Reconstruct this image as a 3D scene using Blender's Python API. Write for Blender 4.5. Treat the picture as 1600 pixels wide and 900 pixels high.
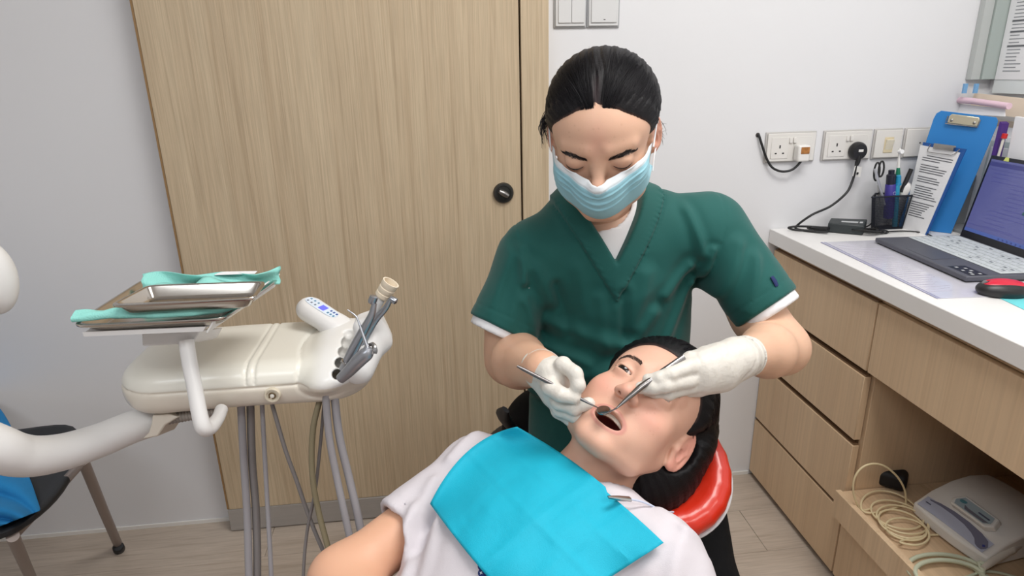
import bpy, bmesh, math, random
import numpy as np
from mathutils import Vector, Matrix
rnd = random.Random(7)
for o in list(bpy.data.objects): bpy.data.objects.remove(o)
S = bpy.context.scene; COL = S.collection
# ---------------- camera ----------------
FOC, PIT, YAW, ROL, CH = 1006.1, .3256, .1116, -.0204, 1.3119
cF = np.array([math.sin(YAW)*math.cos(PIT), math.cos(YAW)*math.cos(PIT), -math.sin(PIT)])
_r = np.array([math.cos(YAW), -math.sin(YAW), 0.]); _u = np.cross(_r, cF)
cR = _r*math.cos(ROL)+_u*math.sin(ROL); cU = -_r*math.sin(ROL)+_u*math.cos(ROL)
cO = np.array([0, 0, CH])
cam = bpy.data.cameras.new('camera'); camo = bpy.data.objects.new('camera', cam); COL.objects.link(camo)
cam.sensor_width = 36; cam.lens = FOC/1600*36; cam.clip_start = .02
camo.matrix_world = Matrix([[cR[0], cU[0], -cF[0], cO[0]], [cR[1], cU[1], -cF[1], cO[1]], [cR[2], cU[2], -cF[2], cO[2]], [0, 0, 0, 1]])
S.camera = camo
# ---------------- light ----------------
w = bpy.data.worlds.new('world'); S.world = w; w.use_nodes = True
w.node_tree.nodes['Background'].inputs[0].default_value = (.8, .87, 1, 1)
w.node_tree.nodes['Background'].inputs[1].default_value = .15
def area(name, loc, sx, sy, power, col=(1, .97, .93), aim=None):
    l = bpy.data.lights.new(name, 'AREA'); l.shape = 'RECTANGLE'; l.size = sx; l.size_y = sy; l.energy = power; l.color = col
    o = bpy.data.objects.new(name, l); COL.objects.link(o); o.location = loc
    if aim is not None: o.rotation_euler = (Vector(aim)-Vector(loc)).to_track_quat('-Z', 'Y').to_euler()
    return o
area('ceiling_lamp', (.70, .55, 2.55), 1.0, .6, 26, (1, .985, .96))
area('ceiling_lamp', (-.9, -.6, 2.55), 1.2, .6, 19, (.90, .95, 1))
area('ceiling_lamp', (.9, -1.1, 2.55), 1.2, .6, 17, (1, .97, .93))
S.view_settings.view_transform = 'Standard'; S.view_settings.look = 'None'
S.view_settings.gamma = 1; S.view_settings.use_curve_mapping = False; S.view_settings.exposure = 0.12
# ---------------- measuring helpers ----------------
def ray(u, v): return cF+cR*(u-800)/FOC-cU*(v-450)/FOC
def at(u, v, z): return cO+z*ray(u, v)
def onp(u, v, ax, val):
    d = ray(u, v); return cO+d*((val-cO[ax])/d[ax])
YB = 1.767; XF = .994; ZD = .852; XR = 1.594
def Wl(u, v): return onp(u, v, 1, YB)
def Dk(u, v, z=ZD): return onp(u, v, 2, z)
def Fr(u, v): return onp(u, v, 0, XF)
def rdist(u, v, P, dist, far=True):      # the point seen at (u,v) that lies dist from P
    d = ray(u, v); P = np.array(P); o = cO-P; a = d@d; b = 2*d@o; c = o@o-dist*dist; q = max(b*b-4*a*c, 0)
    return cO+d*((-b+(1 if far else -1)*math.sqrt(q))/(2*a))
# ---------------- materials ----------------
def lin(c):
    return tuple(((x/255)/12.92 if x <= 10 else (((x/255)+.055)/1.055)**2.4) for x in c[:3])+(1,)
MC = {}
def M(name, col=(200, 200, 200), rough=.5, metal=0, bump=0, bscale=200, var=0, vscale=6, coat=0, sheen=0, sss=0, stretch=None, emit=0, attr=None, spec=.5, trans=0, alpha=1, weave=0, sssr=(1,.35,.2)):
    if name in MC: return MC[name]
    m = bpy.data.materials.new(name); m.use_nodes = True; nt = m.node_tree; N = nt.nodes; L = nt.links
    b = N['Principled BSDF']; b.inputs['Base Color'].default_value = lin(col); b.inputs['Roughness'].default_value = rough
    b.inputs['Metallic'].default_value = metal; b.inputs['Specular IOR Level'].default_value = spec
    if coat: b.inputs['Coat Weight'].default_value = coat; b.inputs['Coat Roughness'].default_value = .1
    if sheen: b.inputs['Sheen Weight'].default_value = sheen; b.inputs['Sheen Roughness'].default_value = .5
    if sss: b.inputs['Subsurface Weight'].default_value = sss; b.inputs['Subsurface Radius'].default_value = sssr; b.inputs['Subsurface Scale'].default_value = .006
    if trans: b.inputs['Transmission Weight'].default_value = trans
    if alpha < 1: b.inputs['Alpha'].default_value = alpha
    if emit: b.inputs['Emission Color'].default_value = lin(col); b.inputs['Emission Strength'].default_value = emit
    tc = N.new('ShaderNodeTexCoord'); mp = N.new('ShaderNodeMapping'); L.new(tc.outputs['Object'], mp.inputs[0])
    if stretch: mp.inputs['Scale'].default_value = stretch
    src = None
    if attr:
        a = N.new('ShaderNodeVertexColor'); a.layer_name = attr; src = a.outputs[0]; L.new(src, b.inputs['Base Color'])
        if emit: L.new(src, b.inputs['Emission Color'])
    if var:
        n = N.new('ShaderNodeTexNoise'); n.inputs['Scale'].default_value = vscale; n.inputs['Detail'].default_value = 5; L.new(mp.outputs[0], n.inputs[0])
        mx = N.new('ShaderNodeMix'); mx.data_type = 'RGBA'; mx.blend_type = 'MULTIPLY'; mx.inputs[0].default_value = 1
        rp = N.new('ShaderNodeMapRange'); rp.inputs[1].default_value = .25; rp.inputs[2].default_value = .75; rp.inputs[3].default_value = 1-var; rp.inputs[4].default_value = 1+var*.3
        L.new(n.outputs[0], rp.inputs[0]); L.new(rp.outputs[0], mx.inputs[7])
        if src: L.new(src, mx.inputs[6])
        else: mx.inputs[6].default_value = lin(col)
        L.new(mx.outputs[2], b.inputs['Base Color'])
    if bump:
        n = N.new('ShaderNodeTexNoise'); n.inputs['Scale'].default_value = bscale; n.inputs['Detail'].default_value = 4; L.new(mp.outputs[0], n.inputs[0])
        bp = N.new('ShaderNodeBump'); bp.inputs['Strength'].default_value = bump; bp.inputs['Distance'].default_value = .002
        L.new(n.outputs[0], bp.inputs['Height']); L.new(bp.outputs[0], b.inputs['Normal'])
        if weave:
            wv = N.new('ShaderNodeTexWave'); wv.inputs['Scale'].default_value = weave; L.new(mp.outputs[0], wv.inputs[0])
            ad = N.new('ShaderNodeMath'); ad.operation = 'MULTIPLY_ADD'; ad.inputs[1].default_value = .3; L.new(wv.outputs[1], ad.inputs[0]); L.new(n.outputs[0], ad.inputs[2]); L.new(ad.outputs[0], bp.inputs['Height'])
    MC[name] = m; return m
def wood(name, c1, c2, c3, axis='Z', rough=.5, sc=1., seed=0, lines=.5, streak=.55):
    if name in MC: return MC[name]
    m = bpy.data.materials.new(name); m.use_nodes = True; nt = m.node_tree; N = nt.nodes; L = nt.links
    b = N['Principled BSDF']; b.inputs['Roughness'].default_value = rough; b.inputs['Specular IOR Level'].default_value = .35
    tc = N.new('ShaderNodeTexCoord'); mp = N.new('ShaderNodeMapping'); L.new(tc.outputs['Object'], mp.inputs[0])
    s = {'Z': (1, 1, .018), 'Y': (1, .06, 1), 'X': (.06, 1, 1)}[axis]
    mp.inputs['Scale'].default_value = tuple(k*sc for k in s); mp.inputs['Location'].default_value = (seed, seed*.37, seed*.71)
    def noise(scale, det, dist=0):
        n = N.new('ShaderNodeTexNoise'); n.inputs['Scale'].default_value = scale; n.inputs['Detail'].default_value = det; n.inputs['Distortion'].default_value = dist
        L.new(mp.outputs[0], n.inputs[0]); return n
    n1 = noise(9, 4, .5); n2 = noise(75, 4, .4); n3 = noise(260, 3)
    cr = N.new('ShaderNodeValToRGB'); e = cr.color_ramp.elements; e[0].position = .3; e[0].color = lin(c1); e[1].position = .72; e[1].color = lin(c2)
    L.new(n1.outputs[0], cr.inputs[0])
    r2 = N.new('ShaderNodeMapRange'); r2.inputs[1].default_value = .5; r2.inputs[2].default_value = .72; r2.inputs[3].default_value = 0; r2.inputs[4].default_value = streak; L.new(n2.outputs[0], r2.inputs[0])
    mx = N.new('ShaderNodeMix'); mx.data_type = 'RGBA'; L.new(r2.outputs[0], mx.inputs[0]); L.new(cr.outputs[0], mx.inputs[6]); mx.inputs[7].default_value = lin(c3)
    r3 = N.new('ShaderNodeMapRange'); r3.inputs[1].default_value = .3; r3.inputs[2].default_value = .7; r3.inputs[3].default_value = 1-.25*lines; r3.inputs[4].default_value = 1.06; L.new(n3.outputs[0], r3.inputs[0])
    m2 = N.new('ShaderNodeMix'); m2.data_type = 'RGBA'; m2.blend_type = 'MULTIPLY'; m2.inputs[0].default_value = 1; L.new(mx.outputs[2], m2.inputs[6]); L.new(r3.outputs[0], m2.inputs[7])
    L.new(m2.outputs[2], b.inputs['Base Color'])
    bp = N.new('ShaderNodeBump'); bp.inputs['Strength'].default_value = .12; bp.inputs['Distance'].default_value = .001; L.new(n2.outputs[0], bp.inputs['Height']); L.new(bp.outputs[0], b.inputs['Normal'])
    MC[name] = m; return m
# ---------------- mesh helpers ----------------
class MB:
    def __init__(s): s.v = []; s.f = []; s.c = []; s.col = None
    def add(s, vs, fs):
        n = len(s.v); s.v += [tuple(float(c) for c in v) for v in vs]; s.f += [tuple(i+n for i in f) for f in fs]
        if s.col is not None: s.c += [s.col]*len(vs)
        return s
    def box(s, lo, hi):
        x0, y0, z0 = lo; x1, y1, z1 = hi
        return s.add([(x0,y0,z0),(x1,y0,z0),(x1,y1,z0),(x0,y1,z0),(x0,y0,z1),(x1,y0,z1),(x1,y1,z1),(x0,y1,z1)],
                     [(0,3,2,1),(4,5,6,7),(0,1,5,4),(1,2,6,5),(2,3,7,6),(3,0,4,7)])
    def obox(s, c, ax, ay, az, sx, sy, sz):      # oriented box, centre c, unit axes, full sizes
        c = np.array(c); X = np.array(ax)*sx/2; Y = np.array(ay)*sy/2; Z = np.array(az)*sz/2
        return s.add([c+a*X+b*Y+d*Z for d in (-1, 1) for a, b in ((-1,-1),(1,-1),(1,1),(-1,1))],
                     [(0,3,2,1),(4,5,6,7),(0,1,5,4),(1,2,6,5),(2,3,7,6),(3,0,4,7)])
    def slab(s, q, t):                            # quad corners (in order) thickened by t along its normal
        q = [np.array(p, float) for p in q]; n = np.cross(q[1]-q[0], q[3]-q[0]); n /= np.linalg.norm(n)
        return s.add([*q, *[p+n*t for p in q]], [(0,3,2,1),(4,5,6,7),(0,1,5,4),(1,2,6,5),(2,3,7,6),(3,0,4,7)])
    def prism(s, pts, d):                         # polygon extruded by vector d
        pts = [np.array(p, float) for p in pts]; d = np.array(d, float); n = len(pts)
        return s.add([*pts, *[p+d for p in pts]], [tuple(range(n-1, -1, -1)), tuple(range(n, 2*n))]+[(i, (i+1) % n, n+(i+1) % n, n+i) for i in range(n)])
    def tube(s, pts, r, n=10, smooth=0, caps=True, flat=1.0, up=None):
        P = spline(pts, smooth) if smooth else [np.array(p, float) for p in pts]
        m = len(P); rs = r if hasattr(r, '__len__') else [r]*m
        if len(rs) != m: rs = np.interp(np.linspace(0, 1, m), np.linspace(0, 1, len(rs)), rs)
        vs = []; fs = []; T = [P[min(i+1, m-1)]-P[max(i-1, 0)] for i in range(m)]
        a = np.array(up if up is not None else ((0, 0, 1) if abs(T[0][2]) < .9*np.linalg.norm(T[0]) else (1, 0, 0)), float)
        for i in range(m):
            t = T[i]/(np.linalg.norm(T[i])+1e-12); a = a-(a@t)*t; a /= np.linalg.norm(a)+1e-12; b = np.cross(t, a)
            for k in range(n):
                q = 2*math.pi*k/n; vs.append(P[i]+rs[i]*(math.cos(q)*a*flat+math.sin(q)*b))
        for i in range(m-1):
            for k in range(n): fs.append((i*n+k, i*n+(k+1) % n, (i+1)*n+(k+1) % n, (i+1)*n+k))
        if caps: fs += [tuple(range(n-1, -1, -1)), tuple((m-1)*n+k for k in range(n))]
        return s.add(vs, fs)
    def cyl(s, a, b, r0, r1=None, n=20): return s.tube([a, b], [r0, r0 if r1 is None else r1], n)
    def lathe(s, c, ax, prof, n=24):              # prof: (distance along axis, radius)
        c = np.array(c, float); ax = np.array(ax, float); ax /= np.linalg.norm(ax)
        a = np.cross(ax, (0, 0, 1)); a = np.array((1., 0, 0)) if np.linalg.norm(a) < 1e-3 else a/np.linalg.norm(a); b = np.cross(ax, a)
        vs = [c+ax*h+r*(math.cos(2*math.pi*k/n)*a+math.sin(2*math.pi*k/n)*b) for h, r in prof for k in range(n)]; m = len(prof)
        fs = [(i*n+k, i*n+(k+1) % n, (i+1)*n+(k+1) % n, (i+1)*n+k) for i in range(m-1) for k in range(n)]
        fs += [tuple(range(n-1, -1, -1)), tuple((m-1)*n+k for k in range(n))]
        return s.add(vs, fs)
    def grid(s, rows):
        h = len(rows); w_ = len(rows[0])
        return s.add([p for r in rows for p in r], [(i*w_+j, i*w_+j+1, (i+1)*w_+j+1, (i+1)*w_+j) for i in range(h-1) for j in range(w_-1)])
def spline(pts, k=8):
    P = [np.array(p, float) for p in pts]
    if len(P) < 3: return P
    Q = [2*P[0]-P[1]]+P+[2*P[-1]-P[-2]]; out = []
    for i in range(1, len(Q)-2):
        for j in range(k):
            t = j/k; out.append(.5*((2*Q[i])+(-Q[i-1]+Q[i+1])*t+(2*Q[i-1]-5*Q[i]+4*Q[i+1]-Q[i+2])*t*t+(-Q[i-1]+3*Q[i]-3*Q[i+1]+Q[i+2])*t**3))
    out.append(P[-1]); return out
OFF = {}
def link(name, me, m, parent=None, bevel=0, seg=2, solid=0, subd=0, smooth=True, ang=38):
    o = bpy.data.objects.new(name, me); COL.objects.link(o)
    if m is not None:
        me.materials.clear(); me.materials.append(m)
    if smooth:
        me.polygons.foreach_set('use_smooth', [True]*len(me.polygons)); me.update()
        if ang: me.set_sharp_from_angle(angle=math.radians(ang))
    if parent is not None:
        o.parent = parent
        if parent.parent is None: o.location = -parent.location
    if solid:
        md = o.modifiers.new('solid', 'SOLIDIFY'); md.thickness = solid; md.offset = 0
    if bevel:
        md = o.modifiers.new('bevel', 'BEVEL'); md.width = bevel; md.segments = seg; md.limit_method = 'ANGLE'; md.angle_limit = math.radians(40); md.harden_normals = False
    if subd:
        md = o.modifiers.new('subd', 'SUBSURF'); md.levels = subd; md.render_levels = subd
    return o
def obj(name, mb, m, parent=None, fix=True, **kw):
    me = bpy.data.meshes.new(name); me.from_pydata(mb.v, [], mb.f); me.update()
    if fix:
        b = bmesh.new(); b.from_mesh(me); bmesh.ops.recalc_face_normals(b, faces=b.faces); b.to_mesh(me); b.free()
    if mb.c:
        at_ = me.color_attributes.new('Col', 'FLOAT_COLOR', 'POINT'); at_.data.foreach_set('color', [x for c in mb.c for x in lin(c)])
    o = link(name, me, m, parent, **kw)
    if parent is None: recentre(o)
    return o
def recentre(o):
    me = o.data; n = len(me.vertices)
    if not n: return
    co = np.empty(n*3); me.vertices.foreach_get('co', co); co = co.reshape(-1, 3)
    c = np.array([(co[:, 0].min()+co[:, 0].max())/2, (co[:, 1].min()+co[:, 1].max())/2, co[:, 2].min()])
    co -= c; me.vertices.foreach_set('co', co.ravel()); me.update(); o.location = tuple(c)
def tag(o, label=None, cat=None, group=None, kind=None):
    for k, v in (('label', label), ('category', cat), ('group', group), ('kind', kind)):
        if v: o[k] = v
    return o
def thing(name, label, cat, loc=(0, 0, 0), group=None):
    o = bpy.data.objects.new(name, None); COL.objects.link(o); o.location = tuple(float(x) for x in loc); o.empty_display_size = .05
    return tag(o, label, cat, group)
def struct(name, mb, m, **kw):
    o = obj(name, mb, m, **kw); o['kind'] = 'structure'; return o
def nrm(v): v = np.array(v, float); return v/np.linalg.norm(v)
# ---------------- implicit surfaces: smooth solids meshed with surface nets ----------------
f32 = np.float32
class Vol:
    def __init__(s, lo, hi, h):
        s.lo = np.array(lo, float); s.h = h; n = np.ceil((np.array(hi)-s.lo)/h).astype(int)+1
        s.p = [a.astype(f32) for a in np.meshgrid(*[s.lo[i]+h*np.arange(n[i]) for i in range(3)], indexing='ij', sparse=True)]
def smin(a, b, k):
    h = np.maximum(k-np.abs(a-b), 0)/k; return np.minimum(a, b)-h*h*k*f32(.25)
def smax(a, b, k): return -smin(-a, -b, k)
def ell(p, c, r, R=None):
    x, y, z = p[0]-f32(c[0]), p[1]-f32(c[1]), p[2]-f32(c[2])
    if R is not None:      # rows of R = local axes
        R = np.array(R, f32); x, y, z = R[0,0]*x+R[0,1]*y+R[0,2]*z, R[1,0]*x+R[1,1]*y+R[1,2]*z, R[2,0]*x+R[2,1]*y+R[2,2]*z
    a, b, c2 = (f32(1/k) for k in r)
    x = x*a; y = y*b; z = z*c2; k0 = np.sqrt(x*x+y*y+z*z); k1 = np.sqrt((x*a)**2+(y*b)**2+(z*c2)**2)+f32(1e-9)
    return k0*(k0-1)/k1
def sph(p, c, r): return np.sqrt((p[0]-f32(c[0]))**2+(p[1]-f32(c[1]))**2+(p[2]-f32(c[2]))**2)-f32(r)
def cap(p, a, b, ra, rb=None, fl=None):
    rb = ra if rb is None else rb; a = np.array(a, float); b = np.array(b, float); d = b-a; L = d@d+1e-12
    x, y, z = p[0]-f32(a[0]), p[1]-f32(a[1]), p[2]-f32(a[2])
    t = np.clip((x*f32(d[0])+y*f32(d[1])+z*f32(d[2]))*f32(1/L), 0, 1)
    qx, qy, qz = x-t*f32(d[0]), y-t*f32(d[1]), z-t*f32(d[2])
    if fl is not None:    # fl=(axis, k): squash the section along axis by k<1
        n, k = fl; n = np.array(n, float); n = n-(n@d)/L*d; n /= np.linalg.norm(n); s = qx*f32(n[0])+qy*f32(n[1])+qz*f32(n[2])
        return np.sqrt(np.maximum(qx*qx+qy*qy+qz*qz-s*s+(s/f32(k))**2, 0))-(f32(ra)+t*f32(rb-ra))
    return np.sqrt(qx*qx+qy*qy+qz*qz)-(f32(ra)+t*f32(rb-ra))
def chain(p, pts, rs, k=.006, d=None, fl=None):
    for i in range(len(pts)-1):
        e = cap(p, pts[i], pts[i+1], rs[i], rs[i+1], fl); d = e if d is None else smin(d, e, k)
    return d
def plane(p, c, n): n = nrm(n); return (p[0]-f32(c[0]))*f32(n[0])+(p[1]-f32(c[1]))*f32(n[1])+(p[2]-f32(c[2]))*f32(n[2])
def rbox(p, c, hs, r, R=np.eye(3)):
    R = np.array(R, f32); x, y, z = p[0]-f32(c[0]), p[1]-f32(c[1]), p[2]-f32(c[2])
    q = [np.abs(R[i,0]*x+R[i,1]*y+R[i,2]*z)-f32(hs[i]-r) for i in range(3)]
    return np.sqrt(sum(np.maximum(k, 0)**2 for k in q))+np.minimum(np.maximum(q[0], np.maximum(q[1], q[2])), 0)-f32(r)
def crease(p, a, b, wd, amp):     # a fold: positive raises, negative presses in
    e = cap(p, a, b, 0); return -f32(amp)*np.exp(-(e/f32(wd))**2)
def wob(p, amp, freq, seed=0, st=(1, 1, 1)):
    r = np.random.RandomState(seed); o = 0
    for i in range(5):
        k = r.randn(3); k = k/np.linalg.norm(k)*freq*(.6+.35*i)*np.array(st); o = o+np.sin(p[0]*f32(k[0])+p[1]*f32(k[1])+p[2]*f32(k[2])+f32(r.rand()*6.28))/(1+.5*i)
    return o*f32(amp/2)
def nets(vol, D):
    D = np.broadcast_to(D, tuple(vol.p[i].shape[i] for i in range(3))); ins = D < 0
    c = np.zeros(tuple(n-1 for n in D.shape), np.int8)
    for a in (0, 1):
        for b in (0, 1):
            for e in (0, 1): c += ins[a:a+c.shape[0], b:b+c.shape[1], e:e+c.shape[2]]
    act = (c > 0) & (c < 8); I = np.argwhere(act); idx = -np.ones(c.shape, np.int32); idx[act] = np.arange(len(I))
    acc = np.zeros((len(I), 3)); cnt = np.zeros(len(I))
    corners = [(a, b, e) for a in (0, 1) for b in (0, 1) for e in (0, 1)]
    V = {k: D[I[:,0]+k[0], I[:,1]+k[1], I[:,2]+k[2]] for k in corners}
    for k in corners:
        for ax in range(3):
            if k[ax] == 0:
                k2 = list(k); k2[ax] = 1; f0, f1 = V[k], V[tuple(k2)]; m = (f0 < 0) != (f1 < 0)
                t = f0[m]/(f0[m]-f1[m]); q = np.tile(np.array(k, float), (m.sum(), 1)); q[:, ax] += t; acc[m] += q; cnt[m] += 1
    P = vol.lo+(I+acc/cnt[:, None])*vol.h; quads = []
    for ax in range(3):
        s0 = [slice(None)]*3; s1 = [slice(None)]*3; s0[ax] = slice(0, -1); s1[ax] = slice(1, None)
        A, B = ins[tuple(s0)], ins[tuple(s1)]; u, v = [(1, 2), (2, 0), (0, 1)][ax]
        e = np.argwhere(A != B); ok = (e[:, u] > 0) & (e[:, v] > 0) & (e[:, u] < D.shape[u]-1) & (e[:, v] < D.shape[v]-1); e = e[ok]
        def g(du, dv):
            q = e.copy(); q[:, u] -= du; q[:, v] -= dv; return idx[q[:,0], q[:,1], q[:,2]]
        Q = np.stack([g(1, 1), g(0, 1), g(0, 0), g(1, 0)], 1); fl = ~A[e[:,0], e[:,1], e[:,2]]; Q[fl] = Q[fl][:, ::-1]; quads.append(Q)
    return P, np.concatenate(quads)
def xform(P, Rm, T): return P@np.array(Rm).T+np.array(T)
def nmesh(name, parts, colf=None):          # parts: list of (verts, quads[, colors]) joined in one mesh
    n = 0; vs = []; qs = []; cs = []
    for pt in parts:
        vs.append(pt[0]); qs.append(pt[1]+n); n += len(pt[0]); cs.append(pt[2] if len(pt) > 2 else None)
    v = np.concatenate(vs); q = np.concatenate(qs).astype(np.int32)
    me = bpy.data.meshes.new(name); me.vertices.add(len(v)); me.vertices.foreach_set('co', v.astype(f32).ravel())
    me.loops.add(q.size); me.loops.foreach_set('vertex_index', q.ravel()); me.polygons.add(len(q)); me.polygons.foreach_set('loop_start', np.arange(len(q), dtype=np.int32)*4)
    me.update(calc_edges=True); me.validate()
    if cs[0] is not None:
        c = np.concatenate(cs); a = me.color_attributes.new('Col', 'FLOAT_COLOR', 'POINT')
        a.data.foreach_set('color', np.concatenate([c, np.ones((len(c), 1))], 1).astype(f32).ravel())
    return me
def L3(c): return np.array(lin(c)[:3])
def paint(n, c): return np.tile(L3(c), (n, 1))
def blend(C, c, wgt): w_ = np.clip(wgt, 0, 1)[:, None]; return C*(1-w_)+L3(c)*w_
def sobj(name, parts, m, parent=None, ang=0, **kw):
    o = link(name, nmesh(name, parts), m, parent, ang=ang, **kw)
    if parent is None: recentre(o)
    return o
# ================= the room =================
WALL = M('wall_paint', (226, 226, 228), .75, bump=.05, bscale=60, var=.03, vscale=1.2)
OAK = wood('door_oak', (206, 187, 158), (194, 173, 144), (168, 145, 116), 'Z', .5, 1.7, 0, .6, .5)
LAM = wood('cabinet_laminate', (224, 196, 162), (212, 182, 148), (194, 162, 128), 'Z', .5, .6, 5, .2, .35)
LAMX = wood('cabinet_laminate_y', (218, 188, 154), (206, 176, 142), (186, 154, 120), 'Y', .5, .6, 5, .35, .5)
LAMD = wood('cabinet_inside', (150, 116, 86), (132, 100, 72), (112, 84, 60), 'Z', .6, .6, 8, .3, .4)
struct('wall_back', MB().box((-2.6, YB, 0), (2.0, YB+.1, 2.7)), WALL)
struct('wall_right', MB().box((XR, -2.6, 0), (XR+.1, YB, 2.7)), WALL)
struct('wall_left', MB().box((-2.7, -2.6, 0), (-2.6, YB+.1, 2.7)), WALL)
struct('wall_front', MB().box((-2.6, -2.7, 0), (2.0, -2.6, 2.7)), WALL)
struct('ceiling', MB().box((-2.7, -2.7, 2.7), (2.0, YB+.1, 2.8)), M('ceiling_paint', (235, 235, 235), .8))
# floor: vinyl planks with recessed joints
FL = wood('floor_vinyl', (198, 184, 170), (180, 166, 152), (156, 140, 124), 'X', .42, 1.0, 3, .35, .5)
fl = struct('floor', MB().box((-2.7, -2.7, -.06), (2.0, YB+.1, -.004)), M('floor_joint', (110, 98, 86), .7))
pw, pl = .18, 1.22; ns = 0; row = 0; y = YB
base = {}
while y > -.2:
    x = -2.6-rnd.random()*pl
    while x < 1.6:
        x0, x1, y0 = max(x, -2.6), min(x+pl, XR), max(y-pw, -.3)
        if x1-x0 > .05:
            o = obj('plank', MB().box((x0+.0005, y0+.0005, -.006), (x1-.0005, y-.0005, 0)), FL, fl, bevel=.0008, seg=1)
        x += pl
    y -= pw
o = obj('plank', MB().box((-2.6, -2.6, -.006), (XR, y, 0)), FL, fl); o['kind'] = 'stuff'
# baseboard: thin pale bead along the back wall
for i, (a, b) in enumerate(((-2.6, -.70), (.30, .99))):
    struct('baseboard_back', MB().box((a, YB-.004, 0), (b, YB, .012)), M('bead', (232, 230, 226), .5))
# sliding door in front of the wall, and its post
DY = 1.712
d = thing('door_1', None, None, (-.2, DY, 0))
d['kind'] = 'structure'
XL = float(onp(285, 415, 1, DY)[0])
obj('leaf', MB().box((XL, DY, .078), (.222, DY+.04, 2.5)), OAK, d, bevel=.0015)
obj('edge_strip', MB().box((XL-.006, DY+.002, .078), (XL-.0005, DY+.04, 2.5)), M('edge_band', (150, 118, 78), .5), d)
obj('kick_plate', MB().box((XL-.004, DY-.003, .004), (.222, DY+.038, .0775)), M('kick_alu', (176, 172, 168), .42, .35, var=.06, stretch=(1, 1, 30), vscale=8), d, bevel=.001, seg=1)
kn = Vector(onp(787, 302, 1, DY-.01))
k = obj('thumb_turn', MB().lathe(kn+Vector((0, .01, 0)), (0, -1, 0), [(0, .0275), (.006, .0275), (.009, .0255), (.0095, .02), (.0075, .019), (.0075, .001)], 40), M('dark_nickel', (92, 90, 88), .35, .9), d)
c = kn+Vector((0, -.006, 0)); q = Vector((.012, 0, -.007))
obj('knob', MB().tube([c-q, c-q*.3, c+q*.5, c+q], [.005, .0075, .0075, .005], 14, flat=1.0, up=(0, 1, 0)), M('satin_nickel', (150, 148, 146), .3, .9), k)
struct('trim_1', MB().box((.2265, DY-.004, 0), (.297, YB, 2.6)), OAK, bevel=.0015)
# ---- switches and sockets on the back wall ----
PLA = M('switch_plastic', (214, 214, 214), .35); PLB = M('socket_plastic', (222, 219, 214), .35); DK = M('slot_dark', (40, 38, 38), .6)
GL = M('plate_edge', (170, 171, 173), .4)
def plate(x0, x1, z0, z1, name, label, cat, mat, edge, t=.009):
    p = thing(name, label, cat, ((x0+x1)/2, YB, z0))
    obj('back_box', MB().box((x0, YB-t*.55, z0), (x1, YB-.0002, z1)), edge, p, bevel=.002)
    i = .004
    obj('cover', MB().box((x0+i, YB-t, z0+i), (x1-i, YB-t*.55, z1-i)), mat, p, bevel=.0015)
    return p
z0, z1 = 1.413, 1.499
for j, (x0, x1) in enumerate(((.3195, .4055), (.4065, .4925))):
    p = plate(x0, x1, z0, z1, 'light_switch', ['white two-rocker light switch beside the oak door post, left plate', 'white single-rocker light switch plate with a small dark mark, right of its pair'][j], 'light switch', PLA, GL)
    p['group'] = 'light switches by the door post'
    if j == 0:
        xm = (x0+x1)/2+.002
        obj('rocker', MB().box((x0+.011, YB-.0125, z0+.012), (xm-.0006, YB-.009, z1-.012)), PLA, p, bevel=.001)
        obj('rocker', MB().box((xm+.0006, YB-.0125, z0+.012), (x1-.008, YB-.009, z1-.012)), PLA, p, bevel=.001)
    else:
        r = obj('rocker', MB().box((x0+.010, YB-.0125, z0+.012), (x1-.009, YB-.009, z1-.012)), PLA, p, bevel=.001)
        obj('indicator', MB().box(((x0+x1)/2-.001, YB-.013, z0+.018), ((x0+x1)/2+.004, YB-.0125, z0+.020)), DK, p)
zs0, zs1 = 1.047, 1.133
def sx(u): return float(Wl(u, 230)[0])
def socket(x0, x1, label):
    p = plate(x0, x1, zs0, zs1, 'wall_socket', label, 'socket', PLB, M('socket_edge', (190, 187, 184), .4), .011)
    wd = (x1-x0); p['group'] = 'double wall sockets above the desk'
    for h in (0, 1):
        cx = x0+wd*(.27+.46*h) if h == 0 else x0+wd*.72
        obj('socket_face', MB().box((cx-.026, YB-.0125, zs0+.012), (cx+.026, YB-.011, zs0+.072)), PLB, p, bevel=.0008, seg=1)
        s = obj('rocker', MB().box((x0+wd*(.44+.08*h), YB-.016, zs0+.055), (x0+wd*(.44+.08*h)+.009, YB-.011, zs0+.070)), PLB, p, bevel=.001, seg=1)
        sl = MB().box((cx-.002, YB-.0128, zs0+.041), (cx+.002, YB-.0122, zs0+.050))
        sl.box((cx-.014, YB-.0128, zs0+.025), (cx-.008, YB-.0122, zs0+.029)).box((cx+.008, YB-.0128, zs0+.025), (cx+.014, YB-.0122, zs0+.029))
        if h == 0: obj('slots', sl, DK, p)
    return p
socket(sx(1194), sx(1272), 'white double wall socket left of the black plug, holding a white plug with amber window')
socket(sx(1283), sx(1358), 'white double wall socket holding the black three-pin plug')
p = plate(sx(1361), sx(1405), zs0, zs1, 'isolator_switch', 'white square switch plate with a yellowed rocker above the pen cup', 'switch', PLB, M('socket_edge'), .011)
cx = sx(1384)
obj('bezel', MB().box((cx-.015, YB-.0125, zs0+.018), (cx+.013, YB-.011, zs0+.062)), M('yellowed', (214, 200, 168), .4), p, bevel=.001)
obj('rocker', MB().prism([(cx-.012, YB-.0125, zs0+.026), (cx-.012, YB-.0125, zs0+.056), (cx-.012, YB-.022, zs0+.056), (cx-.012, YB-.016, zs0+.038)], (.022, 0, 0)), M('yellowed_light', (232, 224, 204), .35), p, bevel=.001)
p = plate(sx(1408), sx(1449), zs0, zs1, 'blank_plate', 'plain white wall plate behind the clipboards, right of the yellowed switch', 'wall plate', PLB, M('socket_edge'), .011)
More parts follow.
